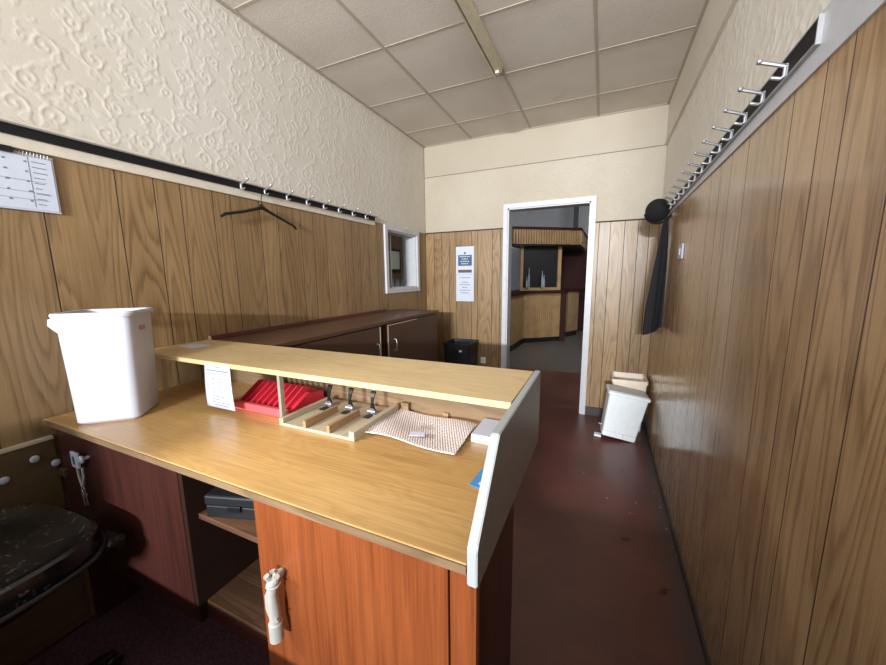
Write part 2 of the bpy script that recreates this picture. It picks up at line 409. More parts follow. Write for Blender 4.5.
# embossed scroll-leaf wallpaper on the upper left wall: a real relief
def scroll_tile(n=168, L=0.64):
    rg = random.Random(11); xs = (np.arange(n)+0.5)*L/n; X, Y = np.meshgrid(xs, xs); H = np.zeros((n, n))
    def dab(cx, cy, r, h):
        nonlocal H
        dx = (X-cx+L/2) % L-L/2; dy = (Y-cy+L/2) % L-L/2
        H = np.maximum(H, h*np.clip(1-(dx*dx+dy*dy)/(r*r), 0, 1)**0.6)
    def stroke(pts, r0, r1, h):
        for i, (a, b) in enumerate(pts):
            t = i/(len(pts)-1); r = r0+(r1-r0)*t; dab(a, b, max(r, 0.0045), h*(0.6+0.4*(1-t)))
    def spiral(cx, cy, R, th, sg, turns=1.35):
        P = []
        for i in range(70):
            t = i/69; r = R*(1-0.86*t); a = th+sg*turns*2*PI*t; P.append((cx+r*math.cos(a), cy+r*math.sin(a)))
        return P
    def arc(x, y, a, ln, cv, r0, r1, h, n_=26):
        P = []
        for i in range(n_):
            P.append((x, y)); a += cv/n_; x += math.cos(a)*ln/n_; y += math.sin(a)*ln/n_
        stroke(P, r0, r1, h); return P
    def leaf(x, y, a, ln, sg):
        arc(x, y, a-0.55, ln, 1.1, 0.0042, 0.0040, 0.9); arc(x, y, a+0.55, ln, -1.1, 0.0042, 0.0040, 0.9)
        P = arc(x, y, a, ln*0.7, 0.3*sg, 0.0040, 0.0040, 0.5)
    k = 5
    for i in range(k):
        for j in range(k):
            cx = (i+0.5+rg.uniform(-.2, .2)+0.5*(j % 2))*L/k; cy = (j+0.5+rg.uniform(-.2, .2))*L/k
            R = rg.uniform(0.026, 0.040); th = rg.uniform(0, 2*PI); sg = rg.choice((-1, 1))
            P = spiral(cx, cy, R, th, sg, 1.05); stroke(P, 0.0058, 0.0042, 1.0); dab(P[-1][0], P[-1][1], 0.007, 1.0)
            a = th-sg*PI/2
            T = arc(P[0][0], P[0][1], a, 0.12, -sg*2.2, 0.0058, 0.0042, 0.95, 46)
            for q, da in ((6, 0.9), (14, -0.8), (22, 0.8), (31, -0.7), (39, 0.6), (45, 0.0)):
                ta = a-sg*2.2*q/46+da; leaf(T[q][0], T[q][1], ta, rg.uniform(0.026, 0.044), rg.choice((-1, 1)))
            for q in (8, 24):
                px, py = P[q]; leaf(px, py, math.atan2(py-cy, px-cx)+sg*0.9, rg.uniform(0.02, 0.032), sg)
            for q in range(3):
                x, y = rg.uniform(0, L), rg.uniform(0, L); b = rg.uniform(0, 2*PI); arc(x, y, b, rg.uniform(.03, .05), rg.choice((-3, 3)), 0.0045, 0.004, 0.7)
    return H, L
H, L = scroll_tile()
def relief(name, parent, y0, y1, z0, z1, step, amp, place, mat):
    ny = int((y1-y0)/step)+1; nz = int((z1-z0)/step)+1
    ys = np.linspace(y0, y1, ny); zs = np.linspace(z0, z1, nz); Yg, Zg = np.meshgrid(ys, zs)
    n = H.shape[0]
    def samp(U, V):
        u = (U % L)/L*n-0.5; v = (V % L)/L*n-0.5; iu = np.floor(u).astype(int); iv = np.floor(v).astype(int); fu = u-iu; fv = v-iv
        g = lambda a, b: H[b % n, a % n]
        return g(iu, iv)*(1-fu)*(1-fv)+g(iu+1, iv)*fu*(1-fv)+g(iu, iv+1)*(1-fu)*fv+g(iu+1, iv+1)*fu*fv
    D = samp(Yg, Zg)*amp
    co = place(Yg.ravel(), Zg.ravel(), D.ravel())
    idx = np.arange(ny*nz).reshape(nz, ny)
    q = np.stack([idx[:-1, :-1], idx[:-1, 1:], idx[1:, 1:], idx[1:, :-1]], -1).reshape(-1, 4)
    me = bpy.data.meshes.new(name); me.vertices.add(ny*nz); me.vertices.foreach_set('co', co.astype(np.float32).ravel())
    me.loops.add(q.size); me.loops.foreach_set('vertex_index', q.astype(np.int32).ravel())
    me.polygons.add(len(q)); me.polygons.foreach_set('loop_start', np.arange(0, q.size, 4, dtype=np.int32))
    me.polygons.foreach_set('use_smooth', np.ones(len(q), dtype=bool)); me.update(calc_edges=True)
    me.materials.append(mat); o = bpy.data.objects.new(name, me); C.objects.link(o); o.parent = parent; o['kind'] = 'structure'; return o
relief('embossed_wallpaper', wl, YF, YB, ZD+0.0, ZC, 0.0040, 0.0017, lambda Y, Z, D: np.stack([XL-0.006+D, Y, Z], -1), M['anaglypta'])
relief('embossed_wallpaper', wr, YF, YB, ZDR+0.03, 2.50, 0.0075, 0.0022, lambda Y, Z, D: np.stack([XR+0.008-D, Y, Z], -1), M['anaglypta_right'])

# boxing line high on the back and right walls, dado cap on the back wall
g = bmesh.new(); bx(g, XL, XR, YB-0.004, YB+0.012, 2.482, ZC); bx(g, XL, XR, YB-0.010, YB+0.012, 2.476, 2.486)
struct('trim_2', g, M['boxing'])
g = bmesh.new(); bx(g, XR-0.004, XR+0.012, YF, YB, 2.482, ZC); bx(g, XR-0.012, XR+0.012, YF, YB, 2.476, 2.486)
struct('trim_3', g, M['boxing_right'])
g = bmesh.new(); bx(g, XL, DX0-0.045, YB-0.008, YB+0.012, ZD-0.004, ZD+0.008); bx(g, DX1+0.045, XR, YB-0.008, YB+0.012, ZD-0.004, ZD+0.008)
struct('trim_4', g, M['groove'])
g = bmesh.new(); bx(g, XL, DX0-0.045, YB-0.014, YB, 0.0, 0.085); bx(g, DX1+0.045, XR, YB-0.014, YB, 0.0, 0.085)
struct('baseboard_back', g, M['baseboard'])
struct('baseboard_right', box(XR-0.010, XR, YF, YB-0.015, 0.0, 0.022), M['baseboard'])

# doorway frame
g = bmesh.new()
for sx, w in ((DX0, -1), (DX1, 1)):
    a, b = sorted((sx+w*0.044, sx)); bx(g, a, b, YB-0.018, YB+0.012, 0, DZ+0.044)
    a, b = sorted((sx+w*0.012, sx-w*0.012)); bx(g, a, b, YB-0.004, YB+0.14, 0, DZ)
bx(g, DX0-0.044, DX1+0.044, YB-0.019, YB+0.012, DZ, DZ+0.044); bx(g, DX0, DX1, YB-0.004, YB+0.14, DZ-0.012, DZ+0.002)
struct('door_1', g, M['white_paint'])

# hatch window frame and pane
g = bmesh.new()
y0, y1, z0, z1 = HY0, HY1, HZ0, HZ1; t = 0.042
bx(g, XL-0.006, XL+0.02, y0-t, y1+t, z1, z1+t); bx(g, XL-0.006, XL+0.02, y0-t, y1+t, z0-t, z0)
bx(g, XL-0.006, XL+0.0195, y0-t, y0, z0, z1); bx(g, XL-0.006, XL+0.0195, y1, y1+t, z0, z1)
bx(g, XL-0.16, XL, y0-0.002, y0+0.012, z0, z1); bx(g, XL-0.16, XL, y1-0.012, y1+0.002, z0, z1)
bx(g, XL-0.16, XL, y0, y1, z0-0.002, z0+0.012); bx(g, XL-0.16, XL, y0, y1, z1-0.012, z1+0.002)
w1 = struct('window_1', g, M['white_paint'])
n = NT('hatch_glass', 0.03); n.b.inputs['Transmission Weight'].default_value = 1.0; n.b.inputs['IOR'].default_value = 1.05; n.col((0.85, 0.93, 0.92, 1)); M['glass'] = n.m
struct('pane', box(XL-0.128, XL-0.122, y0+0.26, y1-0.013, z0+0.013, z1-0.013), M['glass'], w1)
struct('pane_frame', box(XL-0.135, XL-0.115, y0+0.245, y0+0.262, z0+0.013, z1-0.013), M['white_paint'], w1)
tag(obj('hook', tube(bmesh.new(), [(XL+0.02, 3.16, HZ1+0.03), (XL+0.05, 3.16, HZ1+0.028), (XL+0.055, 3.16, HZ1+0.045)], 0.004, 6), M['chrome']), 'small metal hook above the serving hatch', 'hook')

# room behind the hatch
g = bmesh.new(); bx(g, -4.6, -4.5, 2.6, 7.6, 0, 2.8); bx(g, -4.5, XL-0.16, 7.5, 7.6, 0, 2.8); bx(g, -4.5, XL-0.16, 2.6, 2.7, 0, 2.8)
bx(g, -4.6, XL-0.16, 2.6, 7.6, 2.8, 2.9); bx(g, -4.6, XL-0.16, 2.6, 7.6, -0.1, 0)
struct('wall_hatch_room', g, wood('hatch_room_wood', srgb(74, 52, 34), srgb(112, 82, 54), srgb(130, 98, 66), 'z', pid=False))
t = thing('framed_notice', 'pale notice in a dark frame seen through the serving hatch', 'picture', (-4.5, 7.2, 1.75))
obj('frame', box(-4.499, -4.46, 6.65, 7.45, 1.52, 2.05), M['black_plastic'], t); obj('sheet', box(-4.46, -4.452, 6.72, 7.38, 1.58, 1.99), M['cream_paint'], t)
t = thing('back_bar_shelf', 'dark shelf unit holding bottles seen through the serving hatch', 'shelf', (-4.35, 7.0, 0))
obj('body', box(-4.499, -4.25, 6.3, 7.49, 0.0, 1.05), M['bar_red'], t)
obj('shelf_board', box(-4.499, -4.22, 6.3, 7.49, 1.05, 1.08), M['bar_red'], t)
def bottle_mesh(h=0.26, r=0.035):
    return lathe(bmesh.new(), [(r*.9, 0), (r, .01), (r, h*.55), (r*.4, h*.75), (r*.36, h)], seg=10)
b0 = obj('bottle', bottle_mesh(), M['bottle_glass'], smooth=True); b0.location = (-4.35, 6.42, 1.08)
tag(b0, 'small pale bottle on the dark shelf beyond the serving hatch', 'bottle', 'bottles beyond the serving hatch')
for k in range(1, 9):
    c = b0.copy(); C.objects.link(c); c.location = (-4.35+0.02*(k % 2), 6.42+0.12*k, 1.08)

# ------------------------------------------------------------ bar room beyond the doorway
g = bmesh.new(); y0 = YB+0.13
bx(g, -1.85, -1.75, y0, y0+0.1, 0, 3.3); bx(g, 1.2, 2.7, y0, y0+0.1, 0, 3.3)
bx(g, -1.75, 1.2, y0, y0+0.02, ZC, 3.3)
bx(g, -1.85, -1.75, y0, 7.0, 0, 3.3); bx(g, 1.2, 1.3, y0, 10.3, 0, 3.3)
struct('wall_bar_left', g, M['bar_wall'])
struct('floor.003', box(-1.85, 1.3, y0, 5.27, -0.08, 0.001), M['lino'])
struct('wall_bar_back', box(-3.3, 2.7, 10.3, 10.4, 0, 3.3), M['bar_wall'])
struct('ceiling.001', box(-3.3, 2.7, y0, 10.4, 3.3, 3.4), M['plaster_smooth'])
def flutes(bm, a, b, z0, z1, pitch=0.045, th=0.012):
    a = Vector((a[0], a[1], 0)); b = Vector((b[0], b[1], 0)); d = b-a; Ln = d.length; d.normalize(); nrm = Vector((d.y, -d.x, 0))
    k = max(1, int(Ln/pitch)); prof = []
    for i in range(k):
        for s, o_ in ((0.0, 0), (0.12, th), (0.72, th), (0.84, 0)):
            prof.append(a+d*((i+s)*Ln/k)+nrm*o_)
    prof.append(b)
    A = [bm.verts.new((p.x, p.y, z0)) for p in prof]; B = [bm.verts.new((p.x, p.y, z1)) for p in prof]
    for i in range(len(prof)-1): bm.faces.new((A[i], A[i+1], B[i+1], B[i]))
    back = [a-nrm*0.05, b-nrm*0.05]; P = [bm.verts.new((p.x, p.y, z)) for p in back for z in (z0, z1)]
    bm.faces.new((P[0], P[2], P[3], P[1])); return bm
P1, P2, P3 = (-1.52, 6.40), (-1.47, 7.34), (-0.80, 7.86)
t = thing('bar_counter', 'curved bar counter with fluted tan front beyond the doorway', 'bar counter', (-1.2, 7.6, 0))
g = bmesh.new()
flutes(g, P1, P2, 0.10, 1.03, 0.3, 0.001); obj('side_panel', g, M['fluted'], t); g = bmesh.new()
flutes(g, P2, (-1.30, 7.47), 0.10, 1.03, 0.3, 0.001); obj('side_panel', g, M['fluted'], t); g = bmesh.new()
flutes(g, (-0.93, 7.76), P3, 0.10, 1.03, 0.3, 0.001); obj('side_panel', g, M['fluted'], t)
obj('fluted_front', flutes(bmesh.new(), (-1.30, 7.47), (-0.93, 7.76), 0.10, 1.03, 0.045, 0.018), M['fluted'], t)
g = bmesh.new(); prism(g, [(-1.50, 6.42), (-1.45, 7.36), (-0.81, 7.88), (-0.81, 8.2), (-1.74, 8.2), (-1.74, 6.42)], 2, 0.0, 0.10); obj('kick_plate', g, M['black_void'], t)
g = bmesh.new(); prism(g, [(-1.46, 6.34), (-1.42, 7.30), (-0.74, 7.80), (-0.70, 8.2), (-1.74, 8.3), (-1.74, 6.34)], 2, 1.03, 1.09); obj('counter_top', g, M['bar_red'], t)
obj('end_post', box(-0.80, -0.70, 7.84, 7.98, 0.0, 1.03), M['bar_red'], t)
t = thing('bar_counter', 'farther section of tan bar front at the right of the doorway view', 'bar counter', (-0.6, 8.6, 0))
obj('front_panel', flutes(bmesh.new(), (-0.70, 8.42), (-0.50, 8.86), 0.12, 1.03, 0.3, 0.002), M['fluted'], t)
g = bmesh.new(); prism(g, [(-0.74, 8.30), (-0.30, 9.0), (-0.60, 9.3), (-1.1, 8.8)], 2, 1.03, 1.08); obj('counter_top', g, M['bar_red'], t)
g = bmesh.new(); prism(g, [(-0.70, 8.46), (-0.52, 8.86), (-0.75, 9.2), (-1.0, 8.8)], 2, 0.0, 0.12); obj('kick_plate', g, M['black_void'], t)
t = thing('bar_canopy', 'fluted tan canopy with dark top hanging over the bar', 'canopy', (-1.0, 7.6, 2.0))
C1, C2, C3 = (-1.66, 7.05), (-0.47, 7.95), (-0.44, 10.25)
g = flutes(bmesh.new(), C1, C2, 2.02, 2.30, 0.055, 0.02); flutes(g, C2, C3, 2.02, 2.30, 0.055, 0.02); flutes(g, (-1.74, 7.30), C1, 2.02, 2.30, 0.05); obj('fascia', g, M['fluted'], t)
g = bmesh.new(); prism(g, [(-1.69, 7.0), (-0.45, 7.92), (-0.40, 10.28), (-1.74, 10.28), (-1.74, 7.05)], 2, 2.30, 2.35); obj('top_board', g, M['bar_red'], t)
g = bmesh.new(); prism(g, [(-1.62, 7.1), (-0.50, 7.98), (-0.47, 10.25), (-1.74, 10.25), (-1.74, 7.1)], 2, 1.99, 2.02); obj('soffit', g, M['black_void'], t)
t = thing('back_bar', 'dark mirrored bar back framed in pale tan posts', 'bar back', (-1.0, 8.0, 1.09))
def slab(bm, a, b, th, z0, z1):
    a = Vector((*a, 0)); b = Vector((*b, 0)); d = (b-a).normalized(); m = Vector((-d.y, d.x, 0))*th
    return prism(bm, [(p.x, p.y) for p in (a, b, b+m, a+m)], 2, z0, z1)
obj('post', slab(bmesh.new(), (-1.555, 7.34), (-1.51, 7.37), 0.06, 1.091, 1.99), M['fluted'], t)
obj('post', slab(bmesh.new(), (-0.88, 7.86), (-0.82, 7.90), 0.06, 1.091, 1.99), M['fluted'], t)
obj('rail', slab(bmesh.new(), (-1.51, 7.37), (-0.88, 7.86), 0.05, 1.091, 1.15), M['fluted'], t)
obj('mirror', slab(bmesh.new(), (-1.51, 7.42), (-0.88, 7.91), 0.02, 1.15, 1.99), M['black_void'], t)
tag(obj('cabinet_wall', box(-1.70, -0.30, 9.45, 9.55, 0.0, 1.985), M['bar_red']), 'dark red wooden wall cabinet behind the bar at the right', 'cabinet')
tag(obj('post', box(-0.70, -0.60, 8.9, 9.0, 2.36, 3.29), M['black_void']), 'dark post above the bar canopy', 'post')
for k, (f, h) in enumerate(((0.10, 0.22), (0.16, 0.40), (0.55, 0.34), (0.60, 0.26))):
    c = obj('bottle', bottle_mesh(h, 0.022), M['bottle_glass'], smooth=True); c.location = (-1.49+0.61*f, 7.335+0.48*f-0.02, 1.151)
    tag(c, ['short pale bottle at the left of the bar mirror', 'tall clear bottle at the left of the bar mirror', 'tall clear bottle at the centre of the bar mirror', 'short pale bottle right of the centre of the bar mirror'][k], 'bottle')
    c.location.z = 1.151
# ------------------------------------------------------------ coat rails
t = thing('coat_rail', 'long black coat rail on a cream board along the left wall', 'coat rail', (XL, 1.2, ZD))
obj('backing_board', box(XL+0.0005, XL+0.012, YF+0.01, 2.69, 1.842, 1.936, bev=0.002), M['cream_paint'], t)
obj('rail', box(XL+0.012, XL+0.022, YF+0.01, 2.675, 1.882, 1.914), M['black_rail'], t)
obj('top_lip', box(XL+0.012, XL+0.030, YF+0.01, 2.675, 1.914, 1.920), M['chrome'], t)
obj('end_cap', box(XL+0.012, XL+0.028, 2.675, 2.682, 1.880, 1.920), M['chrome'], t)
def hook_pair(s, rise=0.022):
    g = bmesh.new()
    tube(g, [(s*0.004, 0, 0.000), (s*0.020, 0, rise*0.3), (s*0.060, 0, rise)], [0.0056]*3, 8)
    lathe(g, [(0.002, -0.007), (0.0075, -0.003), (0.0075, 0.003), (0.002, 0.007)], (s*0.061, 0, rise+0.001), 8)
    tube(g, [(s*0.005, 0, -0.002), (s*0.006, 0, -0.024), (s*0.014, 0, -0.028), (s*0.034, 0, -0.022)], [0.0048]*4, 8)
    bx(g, min(0, s*0.006), max(0, s*0.006), -0.004, 0.004, -0.03, 0.006)
    return g
LY = [1.406, 1.557, 1.717, 1.882, 2.041, 2.199, 2.362, 2.531]
for y in LY:
    g = hook_pair(1, 0.020); bmesh.ops.translate(g, verts=g.verts, vec=(XL+0.022, y, 1.905)); obj('coat_hook', g, M['chrome'], t, smooth=True)
def fac(s): return s
t = thing('coat_rail', 'black coat rail with a row of double metal hooks on the right wall', 'coat rail', (XR, 2.2, ZD))
sk = lambda y: 0.012*max(0, 1.0-(y-1.1)/1.2)
def skewbox(x0, x1, y0, y1, z0, z1, z0b, z1b):
    g = bmesh.new(); prism(g, [(y0, z0), (y0, z1), (y1, z1b), (y1, z0b)], 0, x0, x1); return g
obj('backing_board', skewbox(XR-0.006, XR-0.0005, YF+0.01, 3.36, 1.872, 2.02, 1.826, 1.905), M['white_paint'], t)
obj('rail', skewbox(XR-0.011, XR-0.006, 1.165, 3.33, 1.908, 1.960, 1.846, 1.892), M['black_rail'], t)
obj('lower_edge', skewbox(XR-0.016, XR-0.006, 1.165, 3.33, 1.902, 1.908, 1.840, 1.846), M['chrome'], t)
obj('upper_edge', skewbox(XR-0.014, XR-0.006, 1.165, 3.33, 1.960, 1.964, 1.892, 1.896), M['chrome'], t)
obj('end_cap', skewbox(XR-0.016, XR-0.006, 1.161, 1.165, 1.902, 1.964, 1.902, 1.964), M['chrome'], t)
RY = [1.316, 1.462, 1.606, 1.748, 1.893, 2.036, 2.182, 2.327, 2.470, 2.615, 2.76, 2.905, 3.05, 3.195]
for y in RY:
    z = 1.932-0.055*(y-1.316)/1.9
    g = hook_pair(-1); bmesh.ops.translate(g, verts=g.verts, vec=(XR-0.010, y, z)); obj('coat_hook', g, M['chrome'], t, smooth=True)

# black hanger on the left rail
t = thing('coat_hanger', 'black plastic coat hanger hanging from the left rail', 'hanger', (XL+0.045, 1.507, 1.80))
hx = XL+0.045
g = bmesh.new(); tube(g, [(hx, 1.262, 1.712), (hx, 1.282, 1.728), (hx, 1.392, 1.757), (hx, 1.477, 1.785), (hx, 1.512, 1.800), (hx, 1.547, 1.785), (hx, 1.632, 1.757), (hx, 1.737, 1.722), (hx, 1.757, 1.704)], [0.007, 0.008, 0.0075, 0.009, 0.013, 0.009, 0.0075, 0.008, 0.007], 8)
obj('arm', g, M['black_plastic'], t, smooth=True)
tag_o = obj('neck_disc', lathe(bmesh.new(), [(0.004, -0.004), (0.016, -0.003), (0.016, 0.003), (0.004, 0.004)], (hx, 1.510, 1.80), 14, axis=0), M['black_plastic'], t, smooth=True)
obj('hook', tube(bmesh.new(), [(hx, 1.512, 1.805), (hx, 1.512, 1.85), (hx, 1.520, 1.872), (hx, 1.532, 1.882), (hx, 1.544, 1.872)], 0.0024, 6), M['black_rail'], t, smooth=True)

# cap and garment on the far right hooks
t = thing('cap', 'black felt cap hung on the last hooks of the right rail', 'cap', (0.335, 3.10, 1.86))
prof = []
for k in range(9):
    a = k/8*PI/2; prof.append((0.082*math.cos(a)+0.001, 0.08*math.sin(a)))
g = lathe(bmesh.new(), prof, (0, 0, 0), 24, axis=1, sx=1.0, sy=1.0)
Rm = Matrix.Translation((0.338, 3.10, 1.855)) @ Matrix.Rotation(-0.5, 4, 'Z') @ Matrix.Rotation(PI, 4, 'Z')
bmesh.ops.transform(g, matrix=Rm, verts=g.verts); obj('crown', g, M['felt'], t, smooth=True)
g = bmesh.new(); loft(g, [[(0.342+0.082*math.cos(a)*(1+f*0.4), 3.115-0.02*f, 1.855+0.082*math.sin(a)*(1+0.35*f)-0.02*f) for a in [PI*1.05+PI*0.9*i/10 for i in range(11)]+[PI*1.95-PI*0.9*i/10 for i in range(11)]] for f in (0.0, 0.35)])
obj('peak', g, M['felt'], t, smooth=True)
t = thing('apron', 'long dark navy garment hanging folded under the black cap', 'garment', (0.36, 3.08, 1.8))
g = bmesh.new(); loops = []
for i in range(26):
    s = i/25; z = 1.80-0.83*s; wdt = 0.012+0.046*min(1, s*1.25)**0.8; dep = 0.014+0.034*min(1, s*1.6); cx = 0.392-0.030*s; L_ = []
    for k in range(36):
        a = 2*PI*k/36; f = 1+0.20*math.sin(5*a+1.3+s*1.5)*min(1, s*2)+0.08*math.sin(11*a)
        x = cx+wdt*math.cos(a)*f; y = 3.07+dep*math.sin(a)*f*1.3
        zz = z+0
        L_.append((min(x, XR-0.008), y, zz+(0.035*math.cos(a) if s > .9 else 0)*((s-.9)/.1)))
    loops.append(L_)
loft(g, loops); obj('cloth', g, M['cloth'], t, smooth=True)
obj('loop', tube(bmesh.new(), [(0.395, 3.06, 1.80), (0.385, 3.06, 1.85), (0.39, 3.055, 1.862)], 0.004, 6), M['cloth'], t)
# switch
t = thing('light_switch', 'small white light switch on the right wall', 'switch', (XR, 2.60, 1.53))
obj('plate', box(XR-0.012, XR-0.001, 2.52, 2.64, 1.482, 1.572, bev=0.003), M['white_plastic'], t); obj('rocker', box(XR-0.018, XR-0.012, 2.562, 2.598, 1.505, 1.548, bev=0.002), M['white_plastic'], t)

# ------------------------------------------------------------ ceiling batten
t = thing('fluorescent_batten', 'narrow yellowed ceiling batten without a tube', 'ceiling light', (-0.72, 1.2, ZC))
g = bmesh.new(); prism(g, [(-0.748, ZC-0.004), (-0.740, ZC-0.050), (-0.702, ZC-0.050), (-0.694, ZC-0.004)], 1, YF+0.3, 2.56); obj('channel', g, M['fixture'], t)
obj('side_strip', box(-0.757, -0.749, YF+0.3, 2.60, ZC-0.058, ZC-0.004), M['fixture'], t)
obj('lamp_holder', box(-0.735, -0.707, 2.51, 2.535, ZC-0.068, ZC-0.050, bev=0.004), M['fixture'], t)
# ------------------------------------------------------------ back wall notice, calendar
t = thing('notice', 'tall white notice with a blue picture block on the back wall', 'notice', (-1.395, YB, 1.12))
yy = YB-0.0035
obj('sheet', box(-1.500, -1.290, yy, yy+0.002, 1.418, 1.715), M['paper'], t); obj('sheet', box(-1.500, -1.290, yy, yy+0.002, 1.12, 1.416), M['paper'], t)
obj('picture_block', box(-1.474, -1.314, yy-0.001, yy, 1.508, 1.625), M['blue_print'], t)
obj('banner', box(-1.474, -1.314, yy-0.001, yy, 1.434, 1.466), M['brown_print'], t)
obj('mark', lathe(bmesh.new(), [(0.012, 0), (0.012, 0.001)], (-1.395, yy-0.001, 1.645), 12, axis=1), M['ink_dark'], t)
g = bmesh.new()
for z, w in ((1.375, 0.13), (1.325, 0.075), (1.298, 0.13), (1.268, 0.06), (1.238, 0.13), (1.208, 0.09)):
    x = -1.395-w/2
    while x < -1.395+w/2: 
        l = random.uniform(0.012, 0.026); bx(g, x, min(x+l, -1.395+w/2), yy-0.0005, yy, z, z+0.009); x += l+0.005
for z, w in ((1.60, 0.13), (1.573, 0.06), (1.545, 0.12), (1.523, 0.05)):
    pass
obj('printed_text', g, M['ink'], t)
g = bmesh.new()
for z, w in ((1.603, 0.12), (1.578, 0.07), (1.552, 0.10), (1.527, 0.08)):
    x = -1.395-w/2
    while x < -1.395+w/2:
        l = random.uniform(0.014, 0.03); bx(g, x, min(x+l, -1.395+w/2), yy-0.0016, yy-0.001, z, z+0.009); x += l+0.006
obj('picture_text', g, M['paper'], t)
t = thing('wall_calendar', 'white wall calendar under a black clip at the left edge', 'calendar', (XL, 0.45, 1.64))
xx = XL+0.010
obj('sheet', box(xx, xx+0.002, 0.21, 0.660, 1.642, 1.828), M['paper'], t); obj('backing', box(xx-0.006, xx-0.0005, 0.205, 0.666, 1.637, 1.832), M['paper'], t)
g = bmesh.new()
for i in range(8):
    for j in range(5):
        y = 0.24+0.05*i; z = 1.80-0.033*j; bx(g, xx+0.002, xx+0.0025, y, y+random.uniform(.006, .012), z, z+0.006)
for z in (1.675, 1.70, 1.738): bx(g, xx+0.002, xx+0.0025, 0.30, 0.64, z, z+0.0015)
bx(g, xx+0.002, xx+0.0026, 0.60, 0.6015, 1.65, 1.82)
for j in range(9): z = 1.66+0.018*j; bx(g, xx+0.002, xx+0.0025, 0.608, 0.608+random.uniform(.015, .04), z, z+0.003)
obj('printed_marks', g, M['ink'], t)
g = bmesh.new()
for k in range(10):
    y = 0.575+0.0085*k; tube(g, [(xx+0.004, y, 1.822), (xx+0.008, y, 1.834), (xx-0.002, y, 1.838)], 0.0012, 5)
obj('spiral_binding', g, M['chrome'], t)
obj('clip', box(xx-0.004, xx+0.014, 0.38, 0.568, 1.822, 1.842, bev=0.003), M['black_plastic'], t)

# ------------------------------------------------------------ low board with knobs on the left wall
t = thing('peg_board', 'brown board with round white knobs low on the left wall', 'peg board', (XL, 0.3, 0.5))
obj('board', box(XL+0.0005, XL+0.020, YF+0.02, 0.532, 0.02, 0.806), M['brown_board'], t)
obj('top_edging', box(XL+0.0005, XL+0.024, YF+0.02, 0.532, 0.806, 0.816), M['edge_pale'], t)
for y, z in ((0.472, 0.756), (0.395, 0.716), (0.522, 0.717)):
    obj('knob', lathe(bmesh.new(), [(0.006, 0), (0.006, 0.010), (0.012, 0.014), (0.0135, 0.020), (0.009, 0.025), (0.002, 0.0265)], (XL+0.020, y, z), 16, axis=0), M['white_plastic'], t, smooth=True)

# ------------------------------------------------------------ reception desk
WZ, SZ = 0.89, 1.08
t = thing('reception_desk', 'wide oak laminate reception desk with raised back shelf and orange cupboard door', 'desk', (-1.0, 0.85, 0))
o = obj('worktop', box(-1.845, -0.192, 0.515, 1.108, WZ-0.020, WZ, bev=0.002), M['laminate'], t)
obj('worktop_edging', box(-1.845, -0.192, 0.511, 0.5149, WZ-0.019, WZ-0.002), M['ply'], t)
obj('upper_shelf', box(-1.862, -0.192, 0.830, 1.150, SZ-0.018, SZ, bev=0.0015), M['laminate_pale'], t)
obj('back_panel', box(-1.862, -0.192, 1.108, 1.126, 0.845, SZ-0.0185), M['ply'], t)
g = bmesh.new(); prism(g, [(1.150, SZ+0.004), (0.646, SZ+0.0), (0.514, 0.935), (0.508, 0.925), (0.508, 0.856), (0.516, 0.848), (1.150, 0.840)], 0, -0.189, -0.170)
bmesh.ops.bevel(g, geom=[e for e in g.edges], offset=0.002, segments=2, affect='EDGES')
bmesh.ops.recalc_face_normals(g, faces=g.faces)
for f in g.faces:
    f.material_index = 0 if abs(f.normal.x) > 0.9 else 1
obj('end_panel', g, [M['grey_panel'], M['grey_edge']], t)
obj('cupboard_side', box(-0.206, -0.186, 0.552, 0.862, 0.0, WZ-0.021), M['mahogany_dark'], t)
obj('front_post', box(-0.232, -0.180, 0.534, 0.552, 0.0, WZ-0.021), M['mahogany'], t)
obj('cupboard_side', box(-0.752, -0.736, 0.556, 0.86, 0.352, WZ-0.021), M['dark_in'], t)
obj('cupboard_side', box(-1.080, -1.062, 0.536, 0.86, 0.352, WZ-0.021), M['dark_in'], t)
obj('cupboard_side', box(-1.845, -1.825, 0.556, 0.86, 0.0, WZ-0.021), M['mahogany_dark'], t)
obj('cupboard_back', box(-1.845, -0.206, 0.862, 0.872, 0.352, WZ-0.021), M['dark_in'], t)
obj('inner_shelf', box(-1.061, -0.753, 0.566, 0.86, 0.685, 0.702, bev=0.001), M['cupboard_in'], t)
g = bmesh.new()
for a, b in ((0.560, 0.655), (0.657, 0.75), (0.752, 0.86)): bx(g, -1.061, -0.753, a, b, 0.395, 0.412, bev=0.001)
obj('base_shelf', g, M['cupboard_in'], t)
obj('base_rail', box(-1.061, -0.753, 0.556, 0.572, 0.352, 0.394), M['mahogany_dark'], t)
obj('base_board', box(-1.845, -0.206, 0.573, 0.86, 0.352, 0.360), M['mahogany_dark'], t)
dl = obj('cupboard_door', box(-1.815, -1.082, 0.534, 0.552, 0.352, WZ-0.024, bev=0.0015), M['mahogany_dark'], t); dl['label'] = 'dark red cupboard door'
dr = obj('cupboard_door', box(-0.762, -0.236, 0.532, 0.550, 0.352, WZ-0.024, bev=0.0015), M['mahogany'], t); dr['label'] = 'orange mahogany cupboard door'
obj('catch_block', box(-1.812, -1.775, 0.520, 0.534, 0.672, 0.700, bev=0.002), M['cupboard_in'], dl)
obj('knob', lathe(bmesh.new(), [(0.006, 0), (0.006, -0.012), (0.013, -0.016), (0.0145, -0.021), (0.010, -0.026)], (-1.600, 0.534, 0.783), 16, axis=1), M['white_plastic'], dl, smooth=True)
